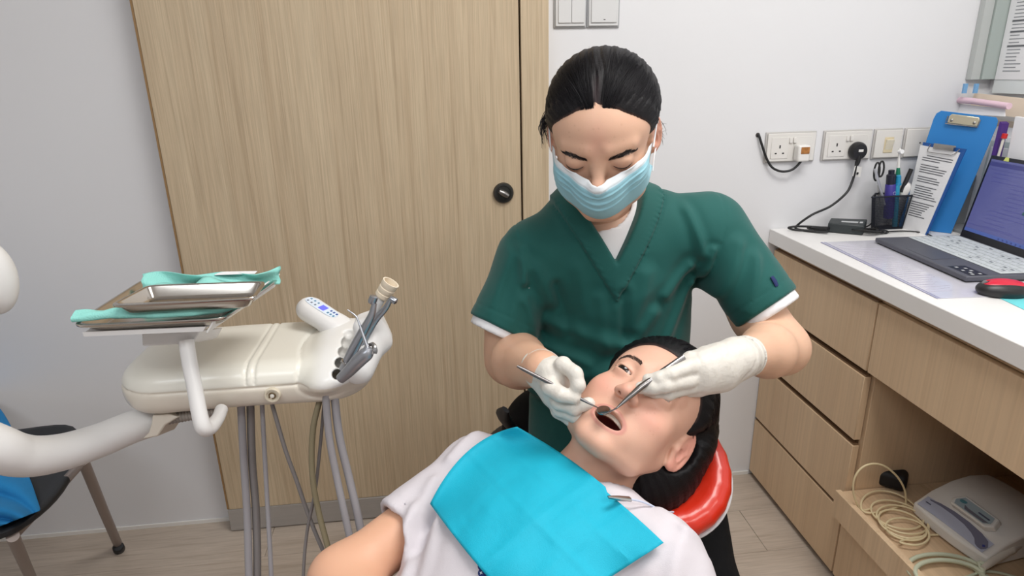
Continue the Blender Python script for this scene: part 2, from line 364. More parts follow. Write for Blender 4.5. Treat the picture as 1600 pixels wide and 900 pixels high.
obj('screw_cap', MB().lathe((sx(1432), YB-.011, (zs0+zs1)/2), (0, -1, 0), [(0, .0022), (.0006, .0022), (.0008, .001)], 12), DK, p)
# ================= the desk along the right wall =================
CZ = .802       # underside of the worktop slab
w0 = float(Dk(1203, 352)[0])
tag(obj('worktop', MB().box((XF-.022, -.6, CZ+.008), (XR, YB-.001, ZD)), M('white_laminate', (236, 234, 232), .35, var=.02), bevel=.002),
    'long white laminate worktop along the right wall', 'worktop')
c = thing('drawer_cabinet', 'oak-veneer cabinet under the worktop with four stacked drawers and an open bay', 'cabinet', (1.25, .6, 0))
YS = 1.283      # where the four-drawer column ends
t = .018
b = MB().box((XF+.02, YS-.002, .016), (XR-.02, YS+t, CZ)); obj('divider_panel', b, LAM, c, bevel=.001, seg=1)
obj('side_panel', MB().box((XF+.02, YB-.02, .016), (XR-.02, YB-.002, CZ)), LAM, c)
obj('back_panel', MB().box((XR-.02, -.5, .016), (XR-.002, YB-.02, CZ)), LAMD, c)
obj('top_rail', MB().box((XF+.012, -.5, .789), (XF+.4, YB-.002, CZ+.008)), LAMX, c)
obj('bottom_panel', MB().box((XF+.03, -.5, .016), (XR-.02, YB-.02, .034)), LAMX, c)
obj('plinth', MB().box((XF+.05, -.5, 0), (XF+.066, YB-.02, .016)), M('plinth_dark', (60, 52, 46), .7), c)
F0 = XF-.002
tops = [(.614, .787), (.424, .597), (.221, .407), (.019, .211)]
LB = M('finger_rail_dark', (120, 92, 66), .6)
for i, (za, zb) in enumerate(tops):
    dr = obj('drawer', MB().box((F0, YS+.006, za), (F0+.018, YB-.004, zb)), LAM, c, bevel=.001, seg=1)
    obj('finger_rail', MB().box((F0+.004, YS+.008, zb), (F0+.016, YB-.006, zb+.004)), LB, dr)
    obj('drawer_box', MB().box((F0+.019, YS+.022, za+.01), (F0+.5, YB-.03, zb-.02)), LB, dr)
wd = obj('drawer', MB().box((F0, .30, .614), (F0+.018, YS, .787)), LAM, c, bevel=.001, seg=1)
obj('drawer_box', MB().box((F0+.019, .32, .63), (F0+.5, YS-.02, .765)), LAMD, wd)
obj('carcass_rail', MB().box((F0+.02, YS+.02, .012), (F0+.03, YB-.02, .80)), LB, c)
# open bay: tray with an upstand, second divider, lower doors
TX = .945
ty0, ty1 = .80, 1.263
tr = obj('tray', MB().box((TX+.0155, ty0, .268), (XR-.03, YS-.004, .283)), LAMX, c, bevel=.001, seg=1)
obj('upstand', MB().box((TX, ty0, .230), (TX+.015, ty1, .302)), LAM, tr, bevel=.001, seg=1)
obj('divider_panel', MB().box((XF+.0, .79, .016), (XR-.02, .808, .60)), LAM, c, bevel=.001, seg=1)
obj('cabinet_door', MB().box((F0, .812, .019), (F0+.018, YS+.000, .262)), LAM, c, bevel=.001, seg=1)
obj('cabinet_door', MB().box((F0, .30, .019), (F0+.018, .806, .262)), LAM, c, bevel=.001, seg=1)
# ================= heads =================
# local axes: x = subject's right, y = face forward, z = crown; metres
EYC = (.0310, .0705, .0050)
def head_sdf(p, mouth=0., aper=(0, 0)):
    d = ell(p, (0, -.018, .036), (.0725, .090, .079))
    d = smin(d, ell(p, (0, .026, .030), (.063, .058, .054)), .02)
    dz = -.016*mouth
    d = smin(d, ell(p, (0, .024, -.030), (.060, .056, .068)), .022)
    jr = chain(p, [(.050, -.008, -.040+dz*.3), (.041, .028, -.074+dz), (.010, .061, -.094+dz), (-.010, .061, -.094+dz), (-.041, .028, -.074+dz), (-.050, -.008, -.040+dz*.3)], [.018, .0165, .0155, .0155, .0165, .018], .012)
    d = smin(d, jr, .024)
    d = smin(d, ell(p, (0, .044, -.066+dz*.5), (.038, .032, .036)), .022)
    for s in (-1, 1):
        d = smin(d, ell(p, (s*.037, .050, -.028), (.025, .025, .026)), .02)
        d = smin(d, ell(p, (s*.038, .036, -.058), (.021, .028, .026)), .018)
        d = smin(d, cap(p, (s*.014, .080, .0225), (s*.043, .064, .0235), .0055, .005), .016)
        d = smax(d, -ell(p, (s*.030, .0925, .0050), (.0150, .0085, .0095)), .012)
    d = smin(d, cap(p, (0, .0765, .010), (0, .0950, -.024), .0068, .0090), .014)
    d = smin(d, sph(p, (0, .0970, -.0280), .0100), .009)
    for s in (-1, 1):
        d = smin(d, ell(p, (s*.0112, .0895, -.0300), (.0070, .0098, .0066)), .0065)
        d = smax(d, -cap(p, (s*.0070, .0985, -.0395), (s*.0064, .0905, -.028), .0034, .0022), .0025)
        e = (s*EYC[0], EYC[1], EYC[2])
        a = aper[0 if s > 0 else 1]
        d = smin(d, ell(p, e, (.0150, .0136 if a else .0126, .0134)), .006)
        d = d+crease(p, (s*.0200, .0845, .0115), (s*.0425, .0765, .0115), .0016, -.0009)
        if a:
            d = smax(d, -ell(p, (e[0], e[1]+.012, e[2]-.0008), (.0135, .0120, a)), .0010)
        else:
            d = d+crease(p, (s*.0190, .0820, .0000), (s*.0310, .0850, -.0045), .0012, -.0011)+crease(p, (s*.0310, .0850, -.0045), (s*.0430, .0770, -.0005), .0012, -.0011)
        # ear
        nx = nrm((s*.88, .46, 0)); fy = nrm((-s*.46, .88, -.16)); tz = nrm(np.cross(nx, fy)); tz = tz if tz[2] > 0 else -tz; Rm = np.array([nx, fy, tz])
        c0 = np.array((s*.0735, -.013, -.004))
        ed = ell(p, c0, (.0060, .0170, .0300), Rm)
        ed = smax(ed, -ell(p, c0+nx*.0055, (.0050, .0120, .0230), Rm), .002)
        pts = [c0-fy*.0152*math.cos(t)+tz*.0282*math.sin(t)+nx*.0022 for t in np.linspace(-1.15, 2.75, 18)]
        ed = smin(ed, chain(p, pts, [.0026]*18, .001), .003)
        ed = smin(ed, chain(p, [c0-fy*.0045+tz*.016+nx*.0010, c0-fy*.0085+tz*.002+nx*.0018, c0-fy*.0035-tz*.012+nx*.002], [.0022, .0026, .0024], .003), .003)
        ed = smin(ed, ell(p, c0-tz*.0245+fy*.003, (.0045, .0080, .0085), Rm), .005)
        ed = smin(ed, sph(p, c0+fy*.0125-tz*.004+nx*.002, .0038), .004)
        ed = smin(ed, cap(p, c0+fy*.004+tz*.008-nx*.006, c0+fy*.002-tz*.012-nx*.006, .010, .009), .006)
        ed = smax(ed, -ell(p, c0+fy*.0035-tz*.006+nx*.0035, (.0060, .0058, .0085), Rm), .002)
        d = smin(d, ed, .006)
    if mouth:
        mz = -.0745; my = .0745; ow, oh = .0215, .0125*mouth
        T = np.linspace(0, 2*math.pi, 33); pts = []; rs = []
        for t in T:
            c, s_ = math.cos(t), math.sin(t)
            y = my+.0060*(1-c*c)-.006*abs(c)**3-(.006*max(0, -s_)) ; z = mz+(oh+.0035)*s_
            if s_ > 0: z -= .0018*math.exp(-(c/.12)**2)
            pts.append(((ow+.002)*c, y, z)); rs.append(.0042+(.0008 if s_ < -.3 else 0)-.0014*abs(c)**3)
        d = smin(d, ell(p, (0, .058, mz), (.031, .021, .029)), .016)
        d = smin(d, chain(p, pts, rs, .001), .005)
        d = smax(d, -ell(p, (0, my-.004, mz), (ow-.001, .034, oh)), .004)
    else:
        d = smin(d, ell(p, (0, .064, -.066), (.025, .022, .018)), .012)
        for s in (-1, 1):
            d = smin(d, cap(p, (0, .0855, -.0600), (s*.020, .0765, -.0640), .0042, .0022), .003)
            d = smin(d, cap(p, (0, .0840, -.0690), (s*.018, .0760, -.0655), .0050, .0024), .003)
            d = d+crease(p, (0, .0890, -.0645), (s*.022, .0785, -.0648), .0012, -.0012)
    return d
# ================= the dentist =================
SKIN = M('skin_tone', rough=.48, attr='Col', sss=.12, bump=.08, bscale=900, spec=.4)
BROW = M('brow_hair', (38, 30, 30), .6); HAIRM = M('black_hair', rough=.48, attr='Col', spec=.22, bump=.3, bscale=700, stretch=(1, .15, 1))
HR = np.array([[-0.9468, -0.2837, -0.1518], [0.3201, -0.8783, -0.3552], [-0.0325, -0.3849, 0.9224]]); HT = np.array([0.2419, 0.937, 1.2165])
def hw(P):
    P = np.array(P, float).copy(); P[:, 2] = np.where(P[:, 2] < 0, P[:, 2]*.90, np.where(P[:, 2] > .03, .03+(P[:, 2]-.03)*.90, P[:, 2])); return xform(P, HR, HT)
def loc_(Rm, T, P): return np.array(Rm).T@(np.array(P)-np.array(T))
den = thing('person', 'person in dark green short-sleeved scrubs and a pale blue face mask, bending over to work', 'person', (.29, 1.15, 0))
NB = np.array([.268, 1.055, 1.085])
v = Vol((-.095, -.15, -.20), (.095, .125, .125), .0017)
nb = loc_(HR, HT, NB)
d = head_sdf(v.p, 0, (0, 0)); d = smin(d, cap(v.p, (0, -.022, -.05), nb, .050, .058), .025)
P, Q = nets(v, d)
def face_cols(P, skin, lip, blush, darker, lipb):
    C = paint(len(P), skin); x, y, z = P.T; fr = (y > .02)
    for s in (-1, 1): C = blend(C, blush, .45*np.exp(-(((x-s*.040)/.020)**2+((z+.030)/.020)**2))*fr)
    C = blend(C, blush, .35*np.exp(-((x/.012)**2+((z+.028)/.012)**2))*fr*(y > .09))
    for s in (-1, 1): C = blend(C, blush, .7*np.clip((np.abs(x)-.069)/.006, 0, 1)*(np.abs(z+.004) < .034)*(x*s > 0))
    C = blend(C, darker, .35*np.clip((-z-.10)/.03, 0, 1)); C = blend(C, lip, lipb(x, y, z)); return C
C = face_cols(P, (216, 174, 148), (190, 120, 112), (214, 150, 130), (196, 150, 122), lambda x, y, z: 0*x)
C = blend(C, (214, 160, 142), .5*np.exp(-((P[:, 0]/.016)**2+((P[:, 2]-.040)/.022)**2))*(P[:, 1] > .05))
for s in (-1, 1): C = blend(C, (176, 128, 112), .35*np.exp(-(((P[:, 0]-s*.031)/.014)**2+((P[:, 2]-.001)/.006)**2))*(P[:, 1] > .06))
rr = np.random.RandomState(4)
for k in range(16):
    q = (rr.uniform(-.035, .04), rr.uniform(.022, .06)); C = blend(C, (176, 126, 108), .35*np.exp(-(((P[:, 0]-q[0])**2+(P[:, 2]-q[1])**2)/.0011**2))*(P[:, 1] > .04))
dparts = [(hw(P), Q, C)]
# arms (skin) and core
JR = at(832, 402, 1.09); JL = at(1108, 362, 1.09)
ER = at(805, 560, 1.10); EL = at(1205, 530, 1.06)
WR = at(845, 576, .900); WL = at(1152, 560, .865)
lo = np.minimum.reduce([JR, ER, WR])-.07; hi = np.maximum.reduce([JR, ER, WR])+.07
v = Vol(lo, hi, .0035); AM = at(798, 508, 1.095); ER = at(800, 560, 1.10)
d = chain(v.p, [JR, AM, ER], [.044, .040, .040], .02)
d = smin(d, chain(v.p, [ER+(AM-ER)*.3, ER, ER+(WR-ER)*.3, WR+(WR-ER)*.06], [.041, .040, .041, .0265], .02), .02)
P, Q = nets(v, d); armc = lambda P: blend(paint(len(P), (219, 177, 149)), (202, 150, 122), .6*np.clip(wob(P.T, .6, 40, 3), 0, 1))
dparts.append((P, Q, armc(P)))
lo = np.minimum.reduce([JL, EL, WL])-.07; hi = np.maximum.reduce([JL, EL, WL])+.07
v = Vol(lo, hi, .0035); EL2 = at(1220, 543, 1.045)
d = chain(v.p, [JL, EL+(JL-EL)*.2, EL2], [.05, .041, .040], .02); d = smin(d, chain(v.p, [EL2, EL2+(WL-EL2)*.35, WL-(WL-EL2)*.03], [.037, .038, .0225], .02), .03)
P, Q = nets(v, d); dparts.append((P, Q, armc(P)))
TA = at(962, 425, 1.135); TB = at(955, 740, 1.23)
v = Vol((.05, .92, .45), (.55, 1.32, 1.14), .010)
d = smin(cap(v.p, TA, TA+(TB-TA)*.5, .120, .120, ((0, 1, 0), .66)), cap(v.p, NB, TA, .05, .08), .04); d = smin(d, cap(v.p, JR, JL, .040), .04)
P, Q = nets(v, d); dparts.append((P, Q, paint(len(P), (222, 184, 160))))
sobj('body', dparts, SKIN, den)
# --- eyebrows and lashes: many short hairs ---
def hairs(name, pts, n, ln, rad, Rm, T, parent, m, surf, seed, lift=.0006, fx=None, hp_=(0, (0, 0)), up=(0, 0, 1)):
    r = np.random.RandomState(seed); mb = MB(); S_ = spline(pts, 5); fx = fx or (lambda P: xform(P, Rm, T))
    T_ = r.rand(n)*(len(S_)-2); I_ = T_.astype(int); SA = np.array(S_); A = SA[I_]+(SA[I_+1]-SA[I_])*(T_-I_)[:, None]; G = SA[np.minimum(I_+2, len(S_)-1)]-SA[I_]; G /= np.linalg.norm(G, axis=1)[:, None]
    wd = surf*np.sin(np.pi*np.clip(.18+.82*T_/len(S_), 0, 1))**.6; A = A+np.array(up)*(r.uniform(-1, 1, n)*wd)[:, None]; D = G*.9+np.array(up)*r.uniform(-.1, .55, n)[:, None]
    Pm = A+D*ln*.5; Pe = A+D*ln
    for Z_, lf in ((A, -.0006), (Pm, lift), (Pe, lift*.6)):
        ys = np.linspace(.12, .02, 260).astype(f32); dd = head_sdf([Z_[:, 0:1].astype(f32), ys[None, :], Z_[:, 2:3].astype(f32)], *hp_); Z_[:, 1] = ys[np.argmax(dd < 0, 1)]+lf
    for k in range(n): mb.tube([fx(A[k][None])[0], fx(Pm[k][None])[0], fx(Pe[k][None])[0]], [rad, rad, rad*.3], 3)
    return obj(name, mb, m, parent, fix=False)
def on_head(x, z, Rh, mouth=0, ap=(0, 0)):      # y of the face surface at (x, z)
    ys = np.linspace(.12, .02, 160); p = [np.full((160, 1, 1), x, f32), ys.reshape(-1, 1, 1).astype(f32), np.full((160, 1, 1), z, f32)]
    dd = head_sdf(p, mouth, ap).ravel(); i = np.argmax(dd < 0); return float(ys[i])
def face_path(xz, mouth=0, ap=(0, 0)): return [np.array((q[0], on_head(q[0], q[1], 0, mouth, ap), q[1])) for q in spline([np.array(k, float) for k in xz], 4)]
for s in (-1, 1):
    hairs('eyebrow', face_path([(s*.0125, .0105), (s*.026, .0145), (s*.040, .0170), (s*.051, .0130)]), 420, .0066, .00025, HR, HT, den, BROW, .0028, 5+s, fx=hw)
    lp = face_path([(s*.0185, .0010), (s*.0250, -.0028), (s*.0320, -.0046), (s*.0390, -.0034), (s*.0450, .0005)])
    mb = MB(); mb.tube([hw(q[None]+[0, .0002, 0])[0] for q in spline(lp, 6)], [.0003, .0008, .0011, .0010, .0004], 6)
    obj('eyelash', mb, BROW, den, fix=False)
# --- hair drawn back from a centre parting ---
def hair_zh(x, y):
    th = np.arctan2(np.abs(x), y+.015); return np.interp(th, [0, .18, .35, .62, .85, 1.05, 1.25, 1.42, 1.62, 1.9, 2.4, 3.15], [.083, .081, .075, .060, .044, .026, .004, -.012, .016, -.03, -.065, -.07]).astype(f32)
def hair_sdf(p, thick=.0105, zoff=0, back=.0, part=1):
    cr = smin(ell(p, (0, -.018, .036), (.0730, .091, .0795)), ell(p, (0, .026, .030), (.0635, .0585, .0545)), .02)
    zh = hair_zh(p[0], p[1])+zoff; g = np.clip((p[2]-zh)/.034, 0, 1); t = thick*g**.7-.0012+back*np.clip((-p[1])/.06, 0, 1)
    phi = np.arctan2(p[0]-.003, p[2]-.03); t = t+.0005*np.sin(phi*95+6*np.sin(p[1]*40))*g+.0007*np.sin(phi*37+3*np.sin(p[1]*25)+1)*g
    t = t-.0016*part*np.exp(-((p[0]-.003)/.0035)**2)*(p[2] > .02)*np.clip((p[1]+.03)/.05, 0, 1)
    return smax(cr-t, (zh+.0012*np.sin(phi*70)-p[2])*.7, .002)
v = Vol((-.095, -.135, -.09), (.095, .105, .135), .0018)
d = hair_sdf(v.p, .0085, 0, .006)
d = smin(d, ell(v.p, (0, -.125, .0), (.028, .022, .026)), .02)       # the tied hair at the nape
P, Q = nets(v, d); C = paint(len(P), (15, 13, 16)); x, y, z = P.T
C = blend(C, (104, 90, 92), .7*np.exp(-((x-.003)/.0055)**2)*np.clip((y-.02)/.05, 0, 1)*(z > .04))
C = blend(C, (120, 92, 84), .55*np.clip(1-(z-hair_zh(x, y))/.006, 0, 1)*(y > .02))
hp = [(hw(P), Q, C)]; hairo = sobj('hair', hp, HAIRM, den)
def strands(n, seed, psi1=2.55, thick=.0095, fxx=hw, parent=den, name='hair_strands', zoff=0, rad=.00033, esc=.03, part=1, hl=hair_zh):
    r = np.random.RandomState(seed); mb = MB(); mb.col = (17, 15, 19); c = np.array((0, -.019, .037)); R_ = np.array((.0735+thick-.002, .0915+thick, .0800+thick-.001))
    for k in range(n):
        ph = r.uniform(-2.0, 2.0); ps = .2; pts = []
        drift = (math.copysign(1, ph)*r.uniform(.05, .42)*max(0, 1-abs(ph)/1.7) if part else 0)+r.uniform(-.08, .08); lift = r.uniform(-.0015, .0009); L = r.uniform(.5, 1)
        while ps < psi1:
            f = ph+drift*ps
            q = c+R_*np.array((math.sin(ps)*math.sin(f), math.cos(ps), math.sin(ps)*math.cos(f)))
            g = q[2]-(float(hl(np.array(q[0]), np.array(q[1])))+zoff)
            if g > -.001 and not (part and abs(ph-.04) < .05 and q[1] > .05 and r.rand() < .3):
                k_ = (1-max(0, min(1, g/.036))**.7)*(thick-.001); nn = nrm((q-c)/R_**2); q = q-nn*k_+nn*lift+(.004*np.array((math.copysign(1, ph), 0, 0)) if abs(ph) < .05 else 0)
                pts.append(q)
            ps += .11 if len(pts) > 2 else .03
            if pts and len(pts) > 22*L: break
        if len(pts) > 4:
            e = r.rand()
            if e < esc: pts[-1] = pts[-1]*1.03+r.randn(3)*.003; pts[-2] = pts[-2]*1.012
            mb.tube(list(fxx(np.array(pts))), [rad, rad, rad, rad*.3], 3, caps=False)
    return obj(name, mb, HAIRM, parent, fix=False, ang=0)
strands(2300, 11)
# loose wisps by the ears
mb = MB(); mb.col = (32, 27, 30); r = np.random.RandomState(3)
for k in range(26):
    a = np.array((858+r.uniform(-4, 5), 172+r.uniform(-8, 12))); zc = .955+r.uniform(-.01, .012)
    e = np.array((850+r.uniform(-6, 9), 222+r.uniform(-22, 14))); m_ = (a+e)/2+np.array((-6+r.uniform(-3, 3), 0))
    mb.tube([at(*a, zc), at(*m_, zc-.003), at(*e, zc)], [.0006, .0007, .0002], 4, smooth=5)
for k in range(12):
    a = np.array((1028+r.uniform(-4, 3), 190+r.uniform(-10, 30))); e = np.array((1038+r.uniform(-6, 6), 215+r.uniform(-24, 14)))
    mb.tube([at(*a, .958), at(*((a+e)/2+r.uniform(-4, 4, 2)), .958), at(*e, .958)], [.0003, .0003, .0001], 3, smooth=5)
obj('loose_hair', mb, HAIRM, den, fix=False)['kind'] = 'stuff'
# --- face mask: pleated, white top band ---
MASKM = M('mask_fabric', rough=.75, attr='Col', bump=.15, bscale=1500, sheen=.1)
NU, NV = 61, 56; XS = np.zeros((NV, NU)); ZS = XS.copy(); TS = XS.copy(); AS = XS.copy(); cols = []
for j in range(NV):
    t = j/(NV-1)
    for i in range(NU):
        q = i/(NU-1)*2-1; a = abs(q); zt = -.0165+.0150*min(1, a/.75)**1.2; zb = -.093+.044*a**2.0
        XS[j, i] = q*(.0715-.004*math.sin(math.pi*t)); ZS[j, i] = zt+(zb-zt)*t; TS[j, i] = t; AS[j, i] = a
        cols.append((226, 232, 236) if t < .12 else ((150, 200, 214) if t > .16 else (206, 222, 230)))
ys = np.linspace(.125, -.02, 110).astype(f32)
dd = head_sdf([XS.ravel()[:, None].astype(f32), ys[None, :], ZS.ravel()[:, None].astype(f32)], 0, (0, 0))
fy_ = ys[np.argmax(dd < .0035, 1)].reshape(NV, NU); fy_[(dd >= .0035).all(1).reshape(NV, NU)] = -.02
tent = .1075-.012*np.clip((.22-TS)/.22, 0, 1)**1.5-.020*np.clip((TS-.35)/.65, 0, 1)**2.2-.080*AS**2.1
Y_ = np.maximum(fy_, tent)
for _ in range(6):
    Y_[1:-1, 1:-1] = np.maximum(fy_[1:-1, 1:-1], (Y_[1:-1, 1:-1]*2+Y_[:-2, 1:-1]+Y_[2:, 1:-1]+Y_[1:-1, :-2]+Y_[1:-1, 2:])/6)
for tp in (.30, .46, .62): Y_ += (1-AS**6)*(-.0010*(TS > tp)+.0026*np.exp(-((TS-tp+.02)/.016)**2))
Y_ += .0010*np.sin(17*AS+14*TS)*AS*(1-TS*.4)+.0008*(TS < .12)
W_ = hw(np.stack([XS.ravel(), Y_.ravel(), ZS.ravel()], 1)); rows = [list(W_[j*NU:(j+1)*NU]) for j in range(NV)]
mb = MB(); mb.grid(rows); mb.c = cols
obj('face_mask', mb, MASKM, den, solid=.0012, ang=0)
for s in (-1, 1):
    mb = MB(); L_ = [(s*.0730, .026, -.003), (s*.0750, .012, .008), (s*.0775, -.006, .020), (s*.079, -.018, .010), (s*.078, -.018, -.018), (s*.074, .004, -.035), (s*.0725, .018, -.052)]
    mb.tube(list(hw(np.array(L_))), .0012, 6, smooth=6)
    obj('ear_loop', mb, M('elastic_white', (232, 234, 236), .7), den)
# --- clothes ---
SCR = M('scrub_cloth', (18, 84, 79), .72, bump=.25, bscale=1400, var=.06, vscale=14, sheen=.15, spec=.3)
TEE = M('white_tee', (232, 232, 234), .8, bump=.2, bscale=1200, spec=.3)
def px2(u, v, z=1.03): q = at(u, v, z); return q[0], q[2]
def seg2(p, a, b):      # distance in the x-z plane from a segment
    a = np.array(a); b = np.array(b); d = b-a; L = d@d; x = p[0]-f32(a[0]); z = p[2]-f32(a[1]); t = np.clip((x*f32(d[0])+z*f32(d[1]))/f32(L), 0, 1)
    return np.sqrt((x-t*f32(d[0]))**2+(z-t*f32(d[1]))**2)
def torso(p, off):
    d = cap(p, TA+(-.008, 0, 0), TB+(-.008, .02, -.1), .145-off, .150-off, ((0, 1, 0), .70))
    d = smin(d, cap(p, JR, JL, .053-off, .053-off), .05)
    d = smin(d, cap(p, NB+(0, .012, -.012), JR+(.02, 0, .0), .062-off, .055-off), .04)
    d = smin(d, cap(p, NB+(0, .012, -.012), JL+(-.03, 0, .0), .062-off, .052-off), .04)
    d = smin(d, cap(p, NB+(-.005, -.01, -.03), TA, .06-off, .10-off), .05)
    return d
SR_ = at(783, 512, 1.085); SL_ = at(1198, 482, 1.055)
def sleeve(p, J, E, r0, r1, ext, off):
    ax = nrm(E-J); E2 = E+ax*ext
    d = cap(p, J, E2+ax*.06, r0-off, r1-off+.004); d = smax(d, plane(p, E2, ax), .004)
    return d, cap(p, E-ax*.014, E2+ax*.06, r1-off-.0085, r1-off-.0065)
def garment(p, off, ext, vneck):
    d = torso(p, off*2.4)
    sr, hr_ = sleeve(p, JR, SR_, .055, .056, ext, off); sl, hl_ = sleeve(p, JL, SL_, .059, .054, ext, off)
    d = smin(d, sr, .03); d = smin(d, sl, .03)
    # cut the sleeve ends square again after blending
    d = smax(d, -hr_, .003); d = smax(d, -hl_, .003)
    if vneck:
        a, b, tip = px2(893, 300), px2(1030, 262), px2(961, 408)
        def half(p, a, b): n = np.array((-(b[1]-a[1]), b[0]-a[0])); n = n/np.linalg.norm(n); return (p[0]-f32(a[0]))*f32(n[0])+(p[2]-f32(a[1]))*f32(n[1])
        h1 = half(p, a, tip); h2 = half(p, tip, b)
        if h1.ravel()[0] is None: pass
        sgn = 1
        mx_, mz_ = px2(961, 330); q = [np.full((1, 1, 1), mx_), 0, np.full((1, 1, 1), mz_)]
        s1 = -np.sign(half(q, a, tip)).item(); s2 = -np.sign(half(q, tip, b)).item()
        dv = np.maximum(h1*f32(s1), h2*f32(s2))      # negative inside the V
        front = p[1] < NB[1]+.02
        band = np.clip(1-np.abs(dv-.0165)/.0165, 0, 1)*front; d = d-.0050*np.clip(band*8, 0, 1)
        d = d+.0026*np.exp(-((dv-.0345)/.0020)**2)*front+.0016*np.exp(-(half(p, px2(961, 400), px2(945, 432))/.0016)**2)*front*(dv > 0)*(dv < .033)*(p[0] < px2(966, 0)[0])+.0007*np.exp(-((dv-.003)/.0010)**2)*front
        st = np.sin((p[2]*1.0+p[0]*.6)*700); d = d-.0012*st*np.exp(-((dv-.029)/.005)**2)*front
        d = np.where(front, smax(d, -dv, .002), d)
        d = smax(d, -cap(p, NB+(.0, -.04, .10), NB+(0, .005, -.005), .060, .052), .004)
    else:
        d = smax(d, -cap(p, NB+(-.008, -.05, .10), NB+(-.004, -.021, -.002), .061, .051), .003)
    return d
SCV = Vol((.0, .84, .50), (.62, 1.32, 1.17), .0031)
p = SCV.p
d = garment(p, 0, 0, True)
g = np.zeros_like(d)
for (u0, v0, u1, v1, wd_, am) in [(822, 470, 850, 560, .010, .004), (838, 420, 880, 500, .012, .003), (1098, 455, 1060, 560, .010, .004), (1085, 420, 1050, 470, .010, .0035), (1100, 400, 1075, 330, .009, .003),
    (1108, 440, 1113, 390, .007, .003), (1125, 470, 1150, 380, .012, .003), (1160, 480, 1175, 400, .010, .003), (820, 440, 814, 390, .008, .003), (800, 500, 820, 410, .012, .003),
    (765, 490, 800, 400, .011, .003), (850, 620, 1000, 600, .014, .005), (840, 560, 930, 590, .012, .005), (870, 520, 990, 560, .014, .004), (840, 670, 960, 650, .012, .005), (820, 600, 880, 640, .010, -.004),
    (900, 420, 930, 520, .014, .0025), (1010, 430, 1000, 520, .014, .003), (940, 470, 955, 560, .012, .003), (1030, 500, 1000, 560, .012, .004), (870, 450, 900, 540, .010, -.003), (975, 460, 985, 540, .009, -.003)]:
    z_ = 1.03; e = seg2(p, px2(u0, v0, z_), px2(u1, v1, z_)); g = g-f32(am*1.7)*np.exp(-(e/f32(wd_*.8))**2)+f32(am*.6)*np.exp(-((e-f32(wd_*1.6))/f32(wd_*.8))**2)
hm = np.clip(np.minimum(sph(p, SR_, .050), sph(p, SL_, .050))/.03, 0, 1); d = d+g*hm*np.clip((1.12-p[1])/.06, 0, 1)+wob(p, .0016, 30, 2)+wob(p, .0007, 80, 9)
# sleeve seams
for u0, v0, u1, v1 in [(808, 342, 826, 470), (1128, 306, 1104, 455)]:
    e = seg2(p, px2(u0, v0, 1.05), px2(u1, v1, 1.05)); d = d+.0012*np.exp(-(e/.0016)**2)
for J, E_ in ((JR, SR_), (JL, SL_)):
    ax = nrm(E_-J); h = plane(p, E_-ax*.022, ax); nearby = cap(p, J+ax*.05, E_+ax*.03, .075) < 0; d = d+.0012*np.exp(-(h/.0016)**2)*nearby
hem = plane(p, (.28, 1.0, .56), (0, .12, -1)); d = smax(d, hem, .004)
P, Q = nets(SCV, d)
sobj('scrub_top', [(P, Q)], SCR, den)
v = Vol((.0, .84, .70), (.62, 1.30, 1.17), .0042)
keep = sph(v.p, NB+(0, -.05, -.04), .165)
for E_, J_ in ((SR_, JR), (SL_, JL)): keep = np.minimum(keep, np.maximum(sph(v.p, E_, .095), -plane(v.p, E_, nrm(E_-J_))-.020))
P, Q = nets(v, smax(garment(v.p, .006, .0135, False)+wob(v.p, .0008, 50, 5), keep, .002)); sobj('undershirt', [(P, Q)], TEE, den)
# small navy emblem on the sleeve edge
q = at(1211, 440, 1.0)
obj('sleeve_badge', MB().tube([at(1206, 432, 1.008), at(1211, 440, 1.006), at(1214, 447, 1.006)], [.004, .005, .004], 8, flat=.5), M('navy_thread', (22, 36, 90), .7), den)
# trousers, shoes
TR_ = M('black_trousers', (9, 9, 11), .9, bump=.2, bscale=700, spec=.2)
v = Vol((.0, .66, .05), (.64, 1.36, .80), .008)
HPL = np.array((.43, 1.13, .63)); HPR = np.array((.20, 1.15, .60)); KL = at(1080, 935, 1.0); KR = np.array((.17, .80, .50))
d = cap(v.p, TB+(0, .02, -.02), (HPL+HPR)/2, .135, .125, ((0, 1, 0), .8)); AL_ = np.array((.42, .88, .12)); AR_ = np.array((.16, .92, .12))
d = smin(d, chain(v.p, [HPL, KL, AL_], [.098, .074, .058], .03), .04); d = smin(d, chain(v.p, [HPR, KR, AR_], [.098, .070, .052], .03), .04)
P, Q = nets(v, d+wob(v.p, .003, 25, 8)); sobj('trousers', [(P, Q)], TR_, den)
for A_ in (AL_, AR_):
    v = Vol(A_+(-.06, -.20, -.13), A_+(.06, .08, .02), .005); d = smin(ell(v.p, A_+(0, -.07, -.085), (.042, .12, .035)), cap(v.p, A_+(0, 0, .02), A_+(0, 0, -.08), .038), .03); d = smax(d, A_[2]-.12+.002-v.p[2]+0*d, .003)
    P, Q = nets(v, d); sobj('shoe', [(P, Q)], M('shoe_black', (24, 24, 26), .5), den)
